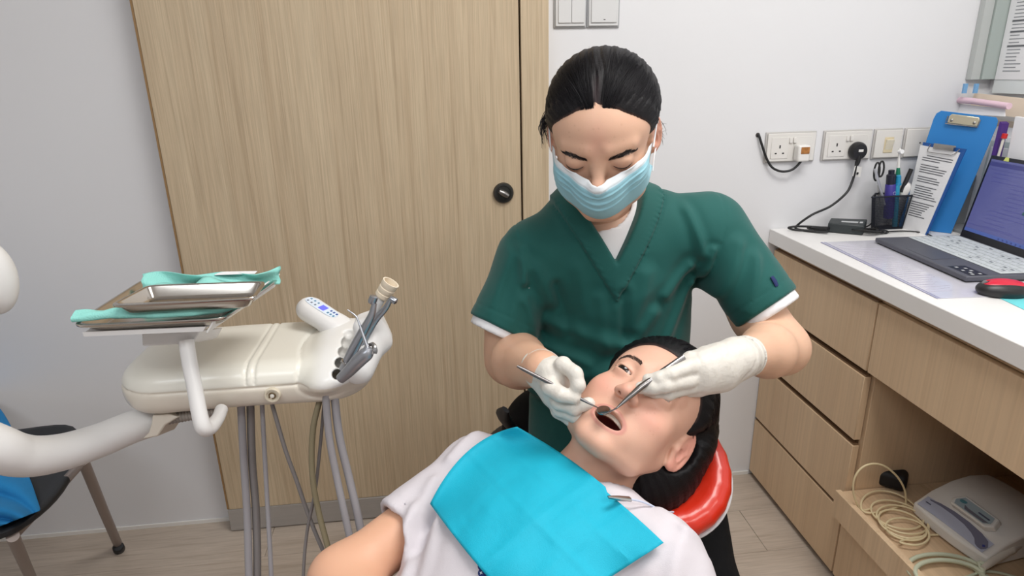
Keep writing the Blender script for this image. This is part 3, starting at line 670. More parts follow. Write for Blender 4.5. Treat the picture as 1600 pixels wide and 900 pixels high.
# --- gloved hands ---
GLV = M('latex_glove', (216, 211, 202), .42, bump=.6, bscale=110, sss=.1, sssr=(1, .8, .6), spec=.4, var=.05, vscale=30)
def hand(name, wrist, elbow, palm, fingers, cuff_r, seed, parent, m, wr=.0265):
    allp = [wrist]+[q for f_ in fingers for q in f_[0]]; lo = np.min(allp, 0)-.045; hi = np.max(allp, 0)+.045
    ax = nrm(wrist-elbow); cuff = wrist-ax*.040; lo = np.minimum(lo, cuff-.045); hi = np.maximum(hi, cuff+.045)
    v = Vol(lo, hi, .0015); p = v.p
    d = None
    for a, b, ra, rb in palm: e = cap(p, a, b, ra, rb); d = e if d is None else smin(d, e, .014)
    for pts, rs in fingers:
        e = chain(p, pts, rs, .004); e = e-sum(.0006*np.exp(-(sph(p, q, 0)/.006)**2) for q in pts[1:-1]); d = smin(d, e, .0034)
    slv = cap(p, cuff-ax*.03, wrist, cuff_r, wr); slv = smax(slv, -plane(p, cuff, ax), .002); d = smin(d, slv, .012)
    d = smax(d, -plane(p, cuff, ax), .001)
    d = smax(d, -cap(p, cuff-ax*.03, cuff+ax*.004, cuff_r-.0022), .001)
    h = plane(p, cuff+ax*.0025, ax); d = d-.0012*np.exp(-(h/.0016)**2)
    for q in np.linspace(.012, .05, 4): h = plane(p, cuff+ax*q, nrm(ax+.25*np.random.RandomState(seed+int(q*999)).randn(3))); d = d+.0009*np.exp(-(h/.0022)**2)
    d = d+wob(p, .0005, 170, seed, (1, 1, 1))-.0005*np.abs(wob(p, 1, 260, seed+5, (1, 1, .3)))
    P, Q = nets(v, d); return sobj(name, [(P, Q)], m, parent)
A3 = lambda L_: [at(*q) for q in L_]
# her right hand (left in the photograph)
fr = [(A3([(872, 580, 0.870), (880, 570, 0.853), (899, 584, 0.837), (903, 602, 0.833), (896, 615, 0.835)]), [.012, .0105, .0095, .0088, .0080]),
      (A3([(856, 592, 0.875), (860, 604, 0.847), (876, 616, 0.835), (897, 621, 0.833)]), [.013, .0110, .0098, .0085]),
      (A3([(866, 605, 0.875), (874, 628, 0.857), (897, 637, 0.845), (920, 631, 0.841)]), [.012, .0108, .0094, .0080]),
      (A3([(862, 612, 0.885), (876, 640, 0.870), (899, 650, 0.855), (918, 654, 0.847)]), [.012, .0104, .0090, .0078]),
      (A3([(860, 612, 0.890), (872, 642, 0.885), (892, 656, 0.875), (908, 660, 0.867)]), [.011, .0094, .0084, .0072])]
hand('glove', WR, ER, [(WR, at(868, 592, 0.870), .025, .022), (at(860, 585, 0.875), at(872, 615, 0.878), .022, .020), (at(858, 590, 0.890), at(868, 615, 0.890), .02, .018)], fr, .0255, 1, den, GLV, .0245)
# her left hand (right in the photograph)
fl_ = [(A3([(1095, 570, 0.842), (1078, 574, 0.828), (1047, 585, 0.814), (1030, 591, 0.814), (1013, 593, 0.818)]), [0.0124, 0.0106, 0.0090, 0.0085, 0.0072]),
      (A3([(1095, 586, 0.842), (1076, 594, 0.828), (1040, 602, 0.812), (1020, 605, 0.814), (1001, 606, 0.820)]), [0.0124, 0.0106, 0.0090, 0.0085, 0.0074]),
      (A3([(1100, 594, 0.847), (1078, 604, 0.836), (1044, 614, 0.826), (1024, 612, 0.830), (1009, 611, 0.836)]), [0.0120, 0.0099, 0.0085, 0.0079, 0.0069]),
      (A3([(1110, 598, 0.852), (1092, 608, 0.848), (1064, 613, 0.846), (1042, 612, 0.850), (1032, 608, 0.854)]), [0.0110, 0.0092, 0.0077, 0.0072, 0.0063]),
      (A3([(1128, 562, 0.867), (1102, 556, 0.857), (1078, 562, 0.844), (1058, 576, 0.836)]), [0.0138, 0.0115, 0.0097, 0.0081])]
hand('glove', WL, EL2, [(WL, at(1102, 580, 0.847), .0265, .026), (at(1120, 568, 0.852), at(1092, 573, 0.840), .024, .016), (at(1125, 585, 0.857), at(1098, 594, 0.847), .024, .017)], fl_, .0292, 2, den, GLV, .0265)
# ================= the patient =================
PR = np.array([[-0.6089, -0.1799, 0.7725], [0.7279, -0.5138, 0.4541], [0.3153, 0.8388, 0.4438]]); PT = np.array([0.2633, 0.7745, 0.8529])
pat = thing('person', 'person lying back with mouth wide open, in a white t-shirt under a turquoise bib', 'person', (-.05, .35, .45))
_a = math.radians(30); _h = nrm((.72, .69, 0)); BZ = nrm(_h*math.cos(_a)+np.array([0, 0, math.sin(_a)])); BX = np.array([-.69, .72, -.02]); BX = nrm(BX-BX@BZ*BZ); BN = np.cross(BZ, BX)
MID = np.array((.150, .727, .752))
def pw_(P):
    P = np.array(P, float).copy(); P[:, 2] = np.where(P[:, 2] < -.03, -.03+(P[:, 2]+.03)*np.where(P[:, 2] > -.125, .80, .80), P[:, 2]); return xform(P, PR, PT)
def tl(x, y, z): return MID+BX*x+BN*y+BZ*z
SR2 = at(752, 738, .98); SL2 = at(1030, 880, .785)
NKb = tl(0, -.012, .0)
v = Vol((-.095, -.15, -.21), (.095, .13, .125), .0017)
MO = 1.0; AP = (.0030, .0024)
d = head_sdf(v.p, MO, AP); nb = loc_(PR, PT, NKb)
d = smin(d, cap(v.p, (0, -.030, -.045), nb, .050, .056), .022)
ad = loc_(PR, PT, tl(0, .030, .01)); d = smin(d, cap(v.p, (0, .0, -.075), ad, .034, .028), .025)
P, Q = nets(v, d)
MZ = -.0745
def lipm(x, y, z):
    e = np.sqrt((x/.0250)**2+((z-MZ)/.0185)**2); return .6*np.exp(-((e-.95)/.15)**4)*(y > .055)
C = face_cols(P, (218, 172, 149), (196, 122, 116), (222, 150, 134), (206, 160, 136), lipm)
x, y, z = P.T; e = np.sqrt((x/.0205)**2+((z-MZ)/.0122)**2)
C = blend(C, (92, 36, 34), np.clip((1.04-e)/.1, 0, 1)*(y < .074)*(y > .015)*(np.abs(z-MZ) < .016))
rr = np.random.RandomState(9)
for k in range(22):
    q = (rr.choice((-1, 1))*rr.uniform(.018, .055), rr.uniform(-.045, -.010)); C = blend(C, (188, 132, 110), .35*np.exp(-(((x-q[0])**2+(z-q[1])**2)/.0009**2))*(y > .03))
pparts = [(pw_(P), Q, C)]
ELp = at(533, 905, .85); ELq = at(1085, 1020, .74); WRp = at(660, 1130, .68); WLq = at(930, 1160, .62)
for S0, E0, W0 in ((SR2, ELp, WRp), (SL2, ELq, WLq)):
    lo = np.minimum.reduce([S0, E0, W0])-.06; hi = np.maximum.reduce([S0, E0, W0])+.06; v = Vol(lo, hi, .004)
    d = chain(v.p, [S0, E0, E0+(W0-E0)*.3, W0], [.040, .037, .038, .024], .03)
    ax = nrm(W0-E0); sd = nrm(np.cross(ax, BN)); Hn = W0+ax*.08
    d = smin(d, cap(v.p, W0, W0+ax*.065, .022, .030, (BN, .5)), .015)
    P, Q = nets(v, d); pparts.append((P, Q, blend(paint(len(P), (222, 172, 142)), (206, 146, 116), .6*np.clip(wob(P.T, .6, 35, 4), 0, 1))))
    v = Vol(W0-.16, W0+.19, .003); d = None      # fingers resting on the lap
    for j, (o, L_) in enumerate(((-.027, .066), (-.009, .074), (.010, .070), (.027, .056))):
        b0 = W0+ax*.078+sd*o; dn = -BN*.012; e_ = chain(v.p, [b0-ax*.03, b0+ax*L_*.5, b0+ax*L_*.8+dn, b0+ax*L_+dn*2], [.0095, .0086, .0078, .0066], .004); d = e_ if d is None else smin(d, e_, .004)
    d = smin(d, chain(v.p, [W0+ax*.015+sd*.016, W0+ax*.05+sd*.046, W0+ax*.082+sd*.052], [.012, .010, .008], .004), .005)
    P, Q = nets(v, d); pparts.append((P, Q, paint(len(P), (230, 188, 162))))
v = Vol((-.45, -.30, .30), (.35, .95, .95), .014)
d = chain(v.p, [tl(0, -.02, -.10), tl(0, -.02, -.30), tl(0, -.01, -.48)], [.09, .085, .09], .05)
P, Q = nets(v, d); pparts.append((P, Q, paint(len(P), (230, 192, 172))))
sobj('body', pparts, SKIN, pat)
# eyes
EYM = M('eyeball', rough=.15, attr='Col', coat=.25)
for s in (-1, 1):
    g = nrm((s*.02+.10, 1, -.12)); c = np.array((s*EYC[0], EYC[1], EYC[2])); mb = MB()
    for lo_, hi_, col in ((0, .30, (12, 9, 9)), (.30, .68, (38, 22, 16)), (.68, .72, (26, 18, 16)), (.72, 3.14, (226, 214, 208))):
        mb.col = col; mb.lathe(c-g*0, g, [(.0121*math.cos(t), max(.0121*math.sin(t), 1e-5)) for t in np.linspace(hi_-.001, max(lo_, .001), 10 if hi_ > 1 else 4)], 28)
    mb.v = [tuple(q) for q in xform(np.array(mb.v), PR, PT)]
    e = obj('eye', mb, EYM, pat, fix=False)
    hairs('eyebrow', face_path([(s*.0130, .0200), (s*.026, .0240), (s*.040, .0250), (s*(.051 if s > 0 else .044), .0185 if s > 0 else .0235)], MO, AP), 330, .0056, .00021, PR, PT, pat, M('brow_brown', (66, 50, 44), .7), .0024, 5+s, hp_=(MO, AP))
    lp = [np.array((s*x_, 0, z_)) for x_, z_ in ((.0190, .0025), (.0240, .0058), (.0310, .0070), (.0385, .0058), (.0440, .0028))]
    for q in lp: q[1] = on_head(q[0], q[2], 0, MO, AP)
    mb = MB(); mb.tube([xform(q[None]+[0, .0004, 0], PR, PT)[0] for q in spline(lp, 6)], [.0004, .0009, .0011, .0011, .0005], 6)
    if s > 0: obj('eyelash', mb, BROW, pat, fix=False)
# teeth, tongue
mb = MB()
for k in range(8):
    a = (k-3.5)*.25; c = np.array((math.sin(a)*.0215, .052+math.cos(a)*.0195, MZ+.0112-.0004*abs(k-3.5))); w_ = .0040 if 2 < k < 5 else .0035
    mb.obox(c, (math.cos(a), -math.sin(a), 0), (math.sin(a), math.cos(a), 0), (0, 0, 1), w_*1.9, .0035, .0090)
mb.v = [tuple(q) for q in pw_(np.array(mb.v))]; obj('upper_teeth', mb, M('tooth_enamel', (240, 234, 220), .2, coat=.5), pat, bevel=.0008)
v = Vol((-.025, .0, -.105), (.025, .085, -.05), .0012)
P, Q = nets(v, smin(ell(v.p, (0, .040, MZ-.0120), (.0165, .030, .0085)), ell(v.p, (0, .045, MZ-.018), (.02, .026, .008)), .006)+wob(v.p, .0003, 400, 2))
sobj('tongue', [(pw_(P), Q)], M('tongue_pink', (178, 96, 92), .3, coat=.3, sss=.15), pat)
# hair fallen back over the headrest
def pat_zh(x, y):
    th = np.arctan2(np.abs(x), y+.015); return np.interp(th, [0, .35, .62, .85, 1.05, 1.22, 1.36, 1.50, 1.75, 2.4, 3.15], [.0680, .0675, .061, .048, .032, .012, .012, .030, .022, -.10, -.12]).astype(f32)
v = Vol((-.135, -.165, -.15), (.120, .105, .145), .0022); p = v.p
_z = hair_zh; hair_zh = pat_zh
d = hair_sdf(p, .013, 0, .008, 0)
m_ = smin(ell(p, (-.012, -.062, .012), (.092, .078, .104)), ell(p, (-.036, -.085, -.040), (.062, .050, .058)), .04)
m_ = smin(m_, cap(p, (-.055, -.078, -.02), (-.060, -.100, -.060), .038, .024), .03)
m_ = smax(m_, p[1]*.92+p[2]*.25+.010, .010); ph_ = np.arctan2(p[0], p[2]+.02); m_ = m_-.0006*np.sin(ph_*42+5*np.sin(p[1]*30))-.0006*np.sin(ph_*110+4*np.sin(p[1]*40))
m_ = smax(m_, -cap(p, (0, -.030, -.06), nb, .050, .054), .004)
m_ = smax(m_, -ell(p, (-.0760, -.006, -.004), (.026, .027, .036)), .006)
d = smin(d, m_, .008)
P, Q = nets(v, d); C = paint(len(P), (13, 11, 13)); x, y, z = P.T; C = blend(C, (104, 80, 74), .5*np.clip(1-(z-pat_zh(x, y))/.005, 0, 1)*(y > .02))
sobj('hair', [(xform(P, PR, PT), Q, C)], HAIRM, pat)
strands(1300, 21, 1.9, .0145, lambda P: xform(P, PR, PT), pat, hl=pat_zh, part=0); hair_zh = _z
# necklace
ax = nrm(np.array(PT)+PR@np.array((0, -.03, -.05))-NKb); c0 = NKb+ax*.030
a1 = nrm(BX-BX@ax*ax); a2 = np.cross(ax, a1); ring = [c0+(a1*.0585*math.cos(t)+a2*.0585*math.sin(t))+BN*0 for t in np.linspace(0, 2*math.pi, 90)]
NKR = []
def patneck(q):
    q = loc_(PR, PT, q); pp = [np.full((1, 1, 1), k, f32) for k in q]
    d_ = smin(cap(pp, (0, -.030, -.045), nb, .049, .054), cap(pp, (0, .0, -.075), ad, .034, .028), .025); return float(d_)
for t in np.linspace(0, 2*math.pi, 100):
    dr = a1*math.cos(t)+a2*math.sin(t); tilt = -.016*(dr@BN)
    lo_, hi_ = .02, .11
    for _ in range(16):
        m = (lo_+hi_)/2
        if patneck(c0+ax*tilt+dr*m) < .0008: lo_ = m
        else: hi_ = m
    NKR.append(c0+ax*tilt+dr*lo_)
mb = MB()
for k in range(len(NKR)-1):
    mb.tube([NKR[k], (NKR[k]+NKR[k+1])/2, NKR[k+1]], [.0006, .0013, .0006], 5)
obj('necklace', mb, M('gold_chain', (212, 150, 84), .25, 1.0), pat)
# t-shirt
def shirt(p, off=0.):
    d = cap(p, tl(0, -.010, -.09), tl(0, -.005, -.50), .158-off, .162-off, (BN, .60))
    d = smin(d, ell(p, tl(0, .012, -.12), (.135, .090, .12), np.array([BX, BN, BZ])), .04)
    d = smin(d, cap(p, SR2, SL2, .048-off), .05)
    for S0, E0, L_ in ((SR2, ELp, .150), (SL2, ELq, .185)):
        ax_ = nrm(E0-S0); sp = S0+ax_*L_; sd_ = cap(p, S0, sp+ax_*.05, .053, .055); sd_ = smax(sd_, plane(p, sp, ax_), .004)
        d = smin(d, cap(p, NKb-BZ*.034, S0-BZ*.006, .046, .047), .035); d = smin(d, sd_, .03)
    for S0, E0, L_ in ((SR2, ELp, .150), (SL2, ELq, .185)):
        ax_ = nrm(E0-S0); sp = S0+ax_*L_; d = smax(d, -cap(p, sp-ax_*.02, sp+ax_*.06, .0415, .0425), .003)
    axn = ax; d = smax(d, -smin(cap(p, NKb-axn*.006, NKb+axn*.16, .060, .075), cap(p, NKb+BN*.032-axn*.002, NKb+axn*.16, .050, .06), .02), .003)
    return d
v = Vol((-.34, .20, .42), (.42, .98, .92), .0045); p = v.p
d = shirt(p); W0 = NKb+ax*.014; h = sph(p, NKb+ax*.02, .078); d = d-.0016*np.clip(1-np.abs(h-.0)/.009, 0, 1)**.3
g = 0; cx_ = (p[0]-f32(MID[0]))*f32(BX[0])+(p[1]-f32(MID[1]))*f32(BX[1])+(p[2]-f32(MID[2]))*f32(BX[2]); cz_ = (p[0]-f32(MID[0]))*f32(BZ[0])+(p[1]-f32(MID[1]))*f32(BZ[1])+(p[2]-f32(MID[2]))*f32(BZ[2])
rr = np.random.RandomState(12)
FO = [(.14, -.03, .06, -.22, .010, .004), (.16, -.07, .10, -.28, .009, .005), (.12, -.02, .12, -.30, .010, -.004), (-.13, -.03, -.06, -.20, .010, .004), (.15, -.12, .03, -.34, .011, .006), (.11, -.18, -.06, -.40, .012, .006), (.16, -.22, .06, -.42, .010, -.004), (-.15, -.08, -.06, -.30, .010, .004), (-.16, -.14, -.10, -.36, .010, .005), (.175, .03, .17, -.03, .008, .004), (-.175, .02, -.19, -.06, .008, .004), (.10, -.10, .14, -.20, .008, .004), (.07, -.26, .00, -.38, .009, .005), (-.13, .035, -.175, .02, .006, .003)]
for x0, z0, x1, z1, wd_, am in FO:
    dx, dz_ = x1-x0, z1-z0; L2 = dx*dx+dz_*dz_; t = np.clip(((cx_-f32(x0))*f32(dx)+(cz_-f32(z0))*f32(dz_))/f32(L2), 0, 1); e = np.sqrt((cx_-f32(x0)-t*f32(dx))**2+(cz_-f32(z0)-t*f32(dz_))**2)
    g = g-f32(am*.95)*np.exp(-(e/f32(wd_))**2)+f32(am*.4)*np.exp(-((e-f32(wd_*2))/f32(wd_))**2)
d = d+g+wob(p, .0016, 30, 6)+wob(p, .0007, 75, 7)
for S0, E0, L_ in ((SR2, ELp, .150), (SL2, ELq, .185)):
    ax_ = nrm(E0-S0); h = plane(p, S0+ax_*(L_-.018), ax_); d = d+.0012*np.exp(-(h/.002)**2)*(cap(p, S0+ax_*.08, S0+ax_*.2, .08) < 0)
    h = plane(p, S0+ax_*.012, nrm(ax_+.3*BN)); d = d+.0012*np.exp(-(h/.002)**2)*(cap(p, S0, S0+ax_*.03, .09) < 0)
P, Q = nets(v, d); sobj('t_shirt', [(P, Q)], M('white_tshirt', (210, 204, 209), .8, bump=.2, bscale=1000, spec=.25), pat)
# jeans and shoes (below the frame)
v = Vol((-1.05, -.85, .30), (.12, .45, .72), .012); HC = tl(0, -.03, -.55); kx = BX
K1 = HC+kx*.09+np.array((-.33, -.30, .03)); K2 = HC-kx*.09+np.array((-.33, -.30, .03))
d = cap(v.p, tl(0, -.02, -.48), HC, .13, .13, (BN, .75))
for K_, s in ((K1, 1), (K2, -1)): d = smin(d, chain(v.p, [HC+kx*.08*s, K_, K_+np.array((-.28, -.27, -.07))], [.085, .062, .045], .03), .04)
P, Q = nets(v, d); sobj('trousers', [(P, Q)], M('navy_trousers', (34, 42, 62), .8, bump=.2, bscale=700), pat)
for K_ in (K1, K2):
    A_ = K_+np.array((-.30, -.29, -.05)); v = Vol(A_-.13, A_+.14, .007); P, Q = nets(v, smin(cap(v.p, A_+(.02, .02, 0), A_, .042), cap(v.p, A_+(-.02, -.02, -.01), A_+(-.03, -.03, .09), .040, .034), .02)); sobj('shoe', [(P, Q)], M('shoe_white', (220, 220, 220), .5), pat)
# emblem on the shirt
def shirt_hit(u, v_, off):
    d_ = ray(u, v_); ts = np.linspace(.55, 1.1, 276); pts = cO+ts[:, None]*d_; val = shirt([pts[:, i].astype(f32) for i in range(3)])-off; i = np.argmax(val < 0)
    return (pts[i], True) if (val < 0).any() else (None, False)
EMB = M('emblem_navy', (24, 44, 104), .8); EMW = M('emblem_white', (226, 230, 236), .8)
c, ok = shirt_hit(759, 889, .003)
n_ = nrm(BN*.9-BX*0+np.array((0, -.2, 0))); u1 = nrm(np.cross(n_, BZ)); u2 = np.cross(n_, u1); mb = MB()
for a in range(5): q = c+u1*.0062*math.cos(a*1.2566)+u2*.0062*math.sin(a*1.2566); mb.lathe(q-n_*.002, n_, [(0, .0045), (.0028, .0045)], 14)
mb.lathe(c-n_*.002, n_, [(0, .006), (.0029, .006)], 16); em = obj('chest_emblem', mb, EMB, pat)
mb = MB()
for a in range(5):
    q = c+u1*.0066*math.cos(a*1.2566)+u2*.0066*math.sin(a*1.2566)+n_*.0012; mb.obox(q, u1, u2, n_, .0034, .0008, .0008); mb.obox(q, u1, u2, n_, .0008, .0034, .0008)
obj('emblem_cross', mb, EMW, em)
# ---- bib ----
A_, B_, C_, D_ = (np.array(q, float) for q in ((808, 667), (1037, 848), (836, 978), (672, 787)))
NB_ = 46; PXY = np.zeros((NB_, NB_, 2)); pl0 = tl(0, .086, 0)
for j in range(NB_):
    for i in range(NB_):
        s, t = i/(NB_-1), j/(NB_-1)          # s along A->B, t along A->D
        q = (A_*(1-s)+B_*s)*(1-t)+(D_*(1-s)+C_*s)*t
        q = q+np.array((-9, -22))*4*t*(1-t)*(1-s)**2+np.array((6, -11))*4*s*(1-s)*(1-t)**2*(1 if s < .6 else .6)+np.array((-3, 6))*4*s*(1-s)*t*t
        PXY[j, i] = q
rays_ = cF+cR*((PXY[..., :1]-800)/FOC)-cU*((PXY[..., 1:]-450)/FOC)
ts = np.linspace(.6, 1.15, 276); pts = cO+rays_[:, :, None, :]*ts[None, None, :, None]
val = shirt([pts[..., i].astype(f32) for i in range(3)])-.0085
hit = (val < 0).any(-1); tz = ts[np.argmax(val < 0, -1)]; tp = ((pl0-cO)@BN)/(rays_@BN)
tz = np.where(hit, np.minimum(tz, tp+.05), tp+.01); base_ = tz.copy()
for _ in range(30):
    e = np.pad(tz, 1, mode='edge'); sm = (e[:-2, 1:-1]+e[2:, 1:-1]+e[1:-1, :-2]+e[1:-1, 2:])/4; tz = np.where(hit, np.minimum(base_, sm), sm)
ii = np.linspace(0, 1, NB_); 
tz = tz-.0022*np.exp(-((ii[None, :]-.5)/.018)**2)-.0020*np.exp(-((ii[:, None]-.5)/.018)**2)+.0016*np.exp(-((ii[None, :]-.25)/.02)**2)-.0012*np.exp(-((ii[:, None]-.25)/.02)**2)-.0012*np.exp(-((ii[None, :]-.75)/.02)**2)
wv_ = .0015*np.sin(ii[None, :]*9+ii[:, None]*14)+.0010*np.sin(ii[None, :]*23-ii[:, None]*11); tz = tz+wv_-.003
Wb = cO+rays_*tz[..., None]; mb = MB(); mb.grid([list(r_) for r_ in Wb])
BIB = M('bib_paper', (20, 176, 204), .62, bump=.35, bscale=1200, var=.04, vscale=20, spec=.35)
bib = obj('dental_bib', mb, BIB, solid=.0008, ang=25)
tag(bib, 'turquoise paper dental bib with fold creases lying on the chest in the white t-shirt', 'bib')
# bib clip and cord
cl = thing('bib_clip', 'small metal clip on a pale cord pinching the right edge of the turquoise bib', 'clip', at(957, 778, .79))
c1, c2 = at(950, 776, .768), at(984, 780, .782)
obj('clip_jaw', MB().tube([c1, (c1+c2)/2, c2], [.0018, .0040, .0048], 10, flat=.55), M('steel', (176, 174, 172), .22, 1), cl)
obj('clip_jaw', MB().tube([c1-BN*.003, (c1+c2)/2-BN*.004, c2-BN*.001], [.0015, .0030, .0036], 10, flat=.55), M('steel'), cl)
obj('cord', MB().tube([c2, at(1000, 783, .788), at(1018, 790, .800), at(1036, 800, .815), at(1052, 800, .85)], .0013, 8, smooth=6), M('pale_cord', (198, 206, 226), .5), cl)
# ================= treatment chair =================
RED = M('red_vinyl', (206, 44, 22), .3, coat=.3, bump=.1, bscale=300, var=.08, vscale=9)
ch = thing('dental_chair', 'dental chair with an orange-red vinyl headrest under the reclining head', 'dental chair', (-.05, .30, 0))
def hl2(x, y, z): return xform(np.array([(x, y, z)], float), PR, PT)[0]
hc = (-.031, -.122, -.014)
v = Vol((-.19, -.22, -.16), (.12, -.03, .12), .003); p = v.p
Rz = np.eye(3); d = ell(p, hc, (.112, .052, .097)); d = smax(d, -ell(p, (-.012, -.045, .012), (.088, .085, .108)), .02)
d = smin(d, chain(p, [(hc[0]+.102*math.cos(t), hc[1]+.028, hc[2]+.086*math.sin(t)) for t in np.linspace(0, 6.283, 26)], [.020]*26, .001), .02)
P, Q = nets(v, d); ho = sobj('headrest_cushion', [(xform(P, PR, PT), Q)], RED, ch)
mb = MB(); mb.tube([hl2(hc[0]+.122*math.cos(t), hc[1]+.016, hc[2]+.106*math.sin(t)) for t in np.linspace(0, 6.283, 60)], .0030, 8)
obj('piping', mb, M('piping_grey', (196, 194, 196), .4), ho)
v = Vol((-.18, -.24, -.15), (.12, -.10, .12), .004); P, Q = nets(v, smax(ell(v.p, (hc[0], hc[1]-.012, hc[2]), (.118, .055, .102)), v.p[1]-(hc[1]+.002)+0*v.p[0], .006)); sobj('headrest_shell', [(xform(P, PR, PT), Q)], M('shell_black', (26, 26, 28), .45), ch)
obj('headrest_bar', MB().tube([hl2(hc[0]+.02, hc[1]-.05, hc[2]), tl(0, -.16, .02), tl(0, -.16, -.10)], [.014, .014, .014], 12), M('steel'), ch)
v = Vol((-.50, -.02, .28), (.42, 1.05, .78), .011); p = v.p; Rb = np.array([BX, BN, BZ])
P, Q = nets(v, rbox(p, tl(0, -.150, -.27), (.20, .045, .25), .040, Rb)); sobj('backrest', [(P, Q)], RED, ch)
sc = tl(0, -.15, -.55)+np.array((-.22, -.21, -.02)); R3 = np.array([BX, (0, 0, 1), np.cross(BX, (0, 0, 1))])
v = Vol(sc-.55, sc+.55, .014); P, Q = nets(v, rbox(v.p, sc, (.24, .05, .42), .045, np.array([BX, (0, 0, 1.), nrm(np.cross(BX, (0, 0, 1)))]))); sobj('seat', [(P, Q)], RED, ch)
obj('base', MB().lathe((sc[0], sc[1], 0), (0, 0, 1), [(0, .26), (.03, .26), (.05, .22), (.07, .12), (sc[2]-.05, .10)], 36), M('chair_white', (226, 224, 218), .4), ch)
# ================= dental delivery unit =================
CRM = M('unit_cream', (232, 228, 216), .32, coat=.15, var=.02, vscale=4); CRW = M('unit_white', (226, 224, 222), .35, coat=.1)
STL = M('tray_steel', (196, 190, 182), .18, 1, var=.06, vscale=12); SIL = M('handpiece_silver', (168, 170, 176), .28, .9); GRY = M('joint_grey', (120, 120, 122), .5)
un = thing('delivery_unit', 'cream dental delivery unit on a curved arm with handpieces and hanging hoses', 'dental unit', (-.30, .98, 0))
def z_at(u, v_, z): return onp(u, v_, 2, z)
ux0, ux1, uy0, uy1, uz0, uz1 = -.490, -.118, .878, 1.085, .836, .907
v = Vol((-.53, .80, .81), (-.04, 1.12, .97), .0025); p = v.p
def plan(p, x0, x1, y0, y1, r):
    qx = np.abs(p[0]-f32((x0+x1)/2))-f32((x1-x0)/2-r); qy = np.abs(p[1]-f32((y0+y1)/2))-f32((y1-y0)/2-r)
    return np.sqrt(np.maximum(qx, 0)**2+np.maximum(qy, 0)**2)+np.minimum(np.maximum(qx, qy), 0)-f32(r)
d2 = plan(p, ux0, ux1, uy0, uy1, .075); zc = (uz0+uz1)/2; dz = np.abs(p[2]-f32(zc)-.006*(1-((p[0]+.3)/.2)**2))-f32((uz1-uz0)/2)
body = smax(d2, dz, .036)
lobeR = np.array([nrm((.78, -.10, .55)), (0, 0, 0), (0, 0, 0)]); lx = nrm((.95, -.05, .30)); ly = nrm((0, 1, .05)); ly = nrm(ly-ly@lx*lx); lz = np.cross(lx, ly); LR = np.array([lx, ly, lz])
lc = np.array((-.172, .955, .895)); lobe = ell(p, lc, (.062, .104, .034), LR)
lobe = smin(lobe, rbox(p, lc+lx*.020-lz*.018, (.036, .070, .022), .02, LR), .02)
gr = np.abs(ell(p, lc, (.067, .108, .042), LR)); body = body+.0022*np.exp(-(gr/.0022)**2)
d = smin(body, lobe, .006)
d = d+.0024*np.exp(-((p[2]-f32(.8825)-0*p[0])/.0017)**2)*(p[0] < -.20)      # shell joint
for x_ in (-.293, -.281): d = d+.0024*np.exp(-((p[0]-f32(x_))/.0017)**2)*(p[2] > .886)
NOT = [at(545, 521, .955), at(541, 535, .95), at(536, 550, .94), at(531, 567, .93), at(527, 585, .92)]
for q in NOT: d = smax(d, -cap(p, q-nrm(q-cO)*.05, q+nrm(q-cO)*.05, .0075), .003)
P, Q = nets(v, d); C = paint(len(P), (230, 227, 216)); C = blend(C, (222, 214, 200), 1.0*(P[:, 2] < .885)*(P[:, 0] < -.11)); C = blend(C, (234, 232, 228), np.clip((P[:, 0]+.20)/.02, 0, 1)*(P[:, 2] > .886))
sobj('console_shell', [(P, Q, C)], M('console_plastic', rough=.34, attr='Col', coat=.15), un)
# dial on the front
c = np.array(onp(426, 617, 1, uy0-.001)); kn_ = obj('dial', MB().lathe(c+(0, .004, 0), (0, -1, 0), [(0, .0115), (.006, .0115), (.0075, .0105), (.0075, .0085), (.006, .0080), (.006, .001)], 32), M('dial_cream', (206, 196, 176), .4), un)
obj('dial_mark', MB().tube([c+(.0045*math.cos(a), -.0028, .0045*math.sin(a)) for a in np.linspace(-1.8, 2.6, 14)]+[c+(-.0045, -.0028, -.003)], .0011, 6), M('dial_brown', (104, 86, 60), .5), kn_)
obj('dial_centre', MB().lathe(c+(0, -.002, 0), (0, -1, 0), [(0, .0032), (.0016, .0030), (.0018, .001)], 18), M('dial_white', (230, 226, 216), .4), kn_)
# control panel rising behind
A_, B_ = at(486, 484, 1.07), at(530, 512, 1.05); e1 = nrm(B_-A_); nn = nrm(-cF*.55+cU*.55+cR*.62); nn = nrm(nn-nn@e1*e1); e2 = np.cross(nn, e1)
v = Vol(np.minimum(A_, B_)-.05, np.maximum(A_, B_)+.06, .002)
d = smin(cap(v.p, A_, B_, .024, .022, (nn, .85)), cap(v.p, B_-nn*.01, B_-nn*.045+e1*.02, .020, .022), .02); d = smax(d, plane(v.p, A_+nn*.0165, nn), .003)
P, Q = nets(v, d); cp = sobj('control_panel', [(P, Q)], CRW, un)
def pad(o1, o2, s1, s2, m, nm='button'): return obj(nm, MB().obox(A_+e1*o1+e2*o2+nn*.0168, e1, e2, nn, s1, s2, .0010), m, cp, bevel=.0003, seg=1)
obj('overlay', MB().prism([A_+e1*(.021+.033*math.copysign(abs(math.cos(t_))**.5, math.cos(t_)))+e2*.0105*math.copysign(abs(math.sin(t_))**.7, math.sin(t_))+nn*.0166 for t_ in np.linspace(0, 6.283, 33)[:-1]], nn*.0007), M('panel_pale', (214, 224, 236), .4), cp); A_ = A_+nn*.0006
pad(.024, 0, .012, .013, M('display_blue', (92, 96, 232), .2, emit=.6), 'display')
for o1 in (-.006, .002, .010): pad(o1, .004, .003, .0035, M('icon_teal', (84, 132, 160), .5)); pad(o1, -.004, .003, .0035, M('icon_grey', (110, 116, 130), .5))
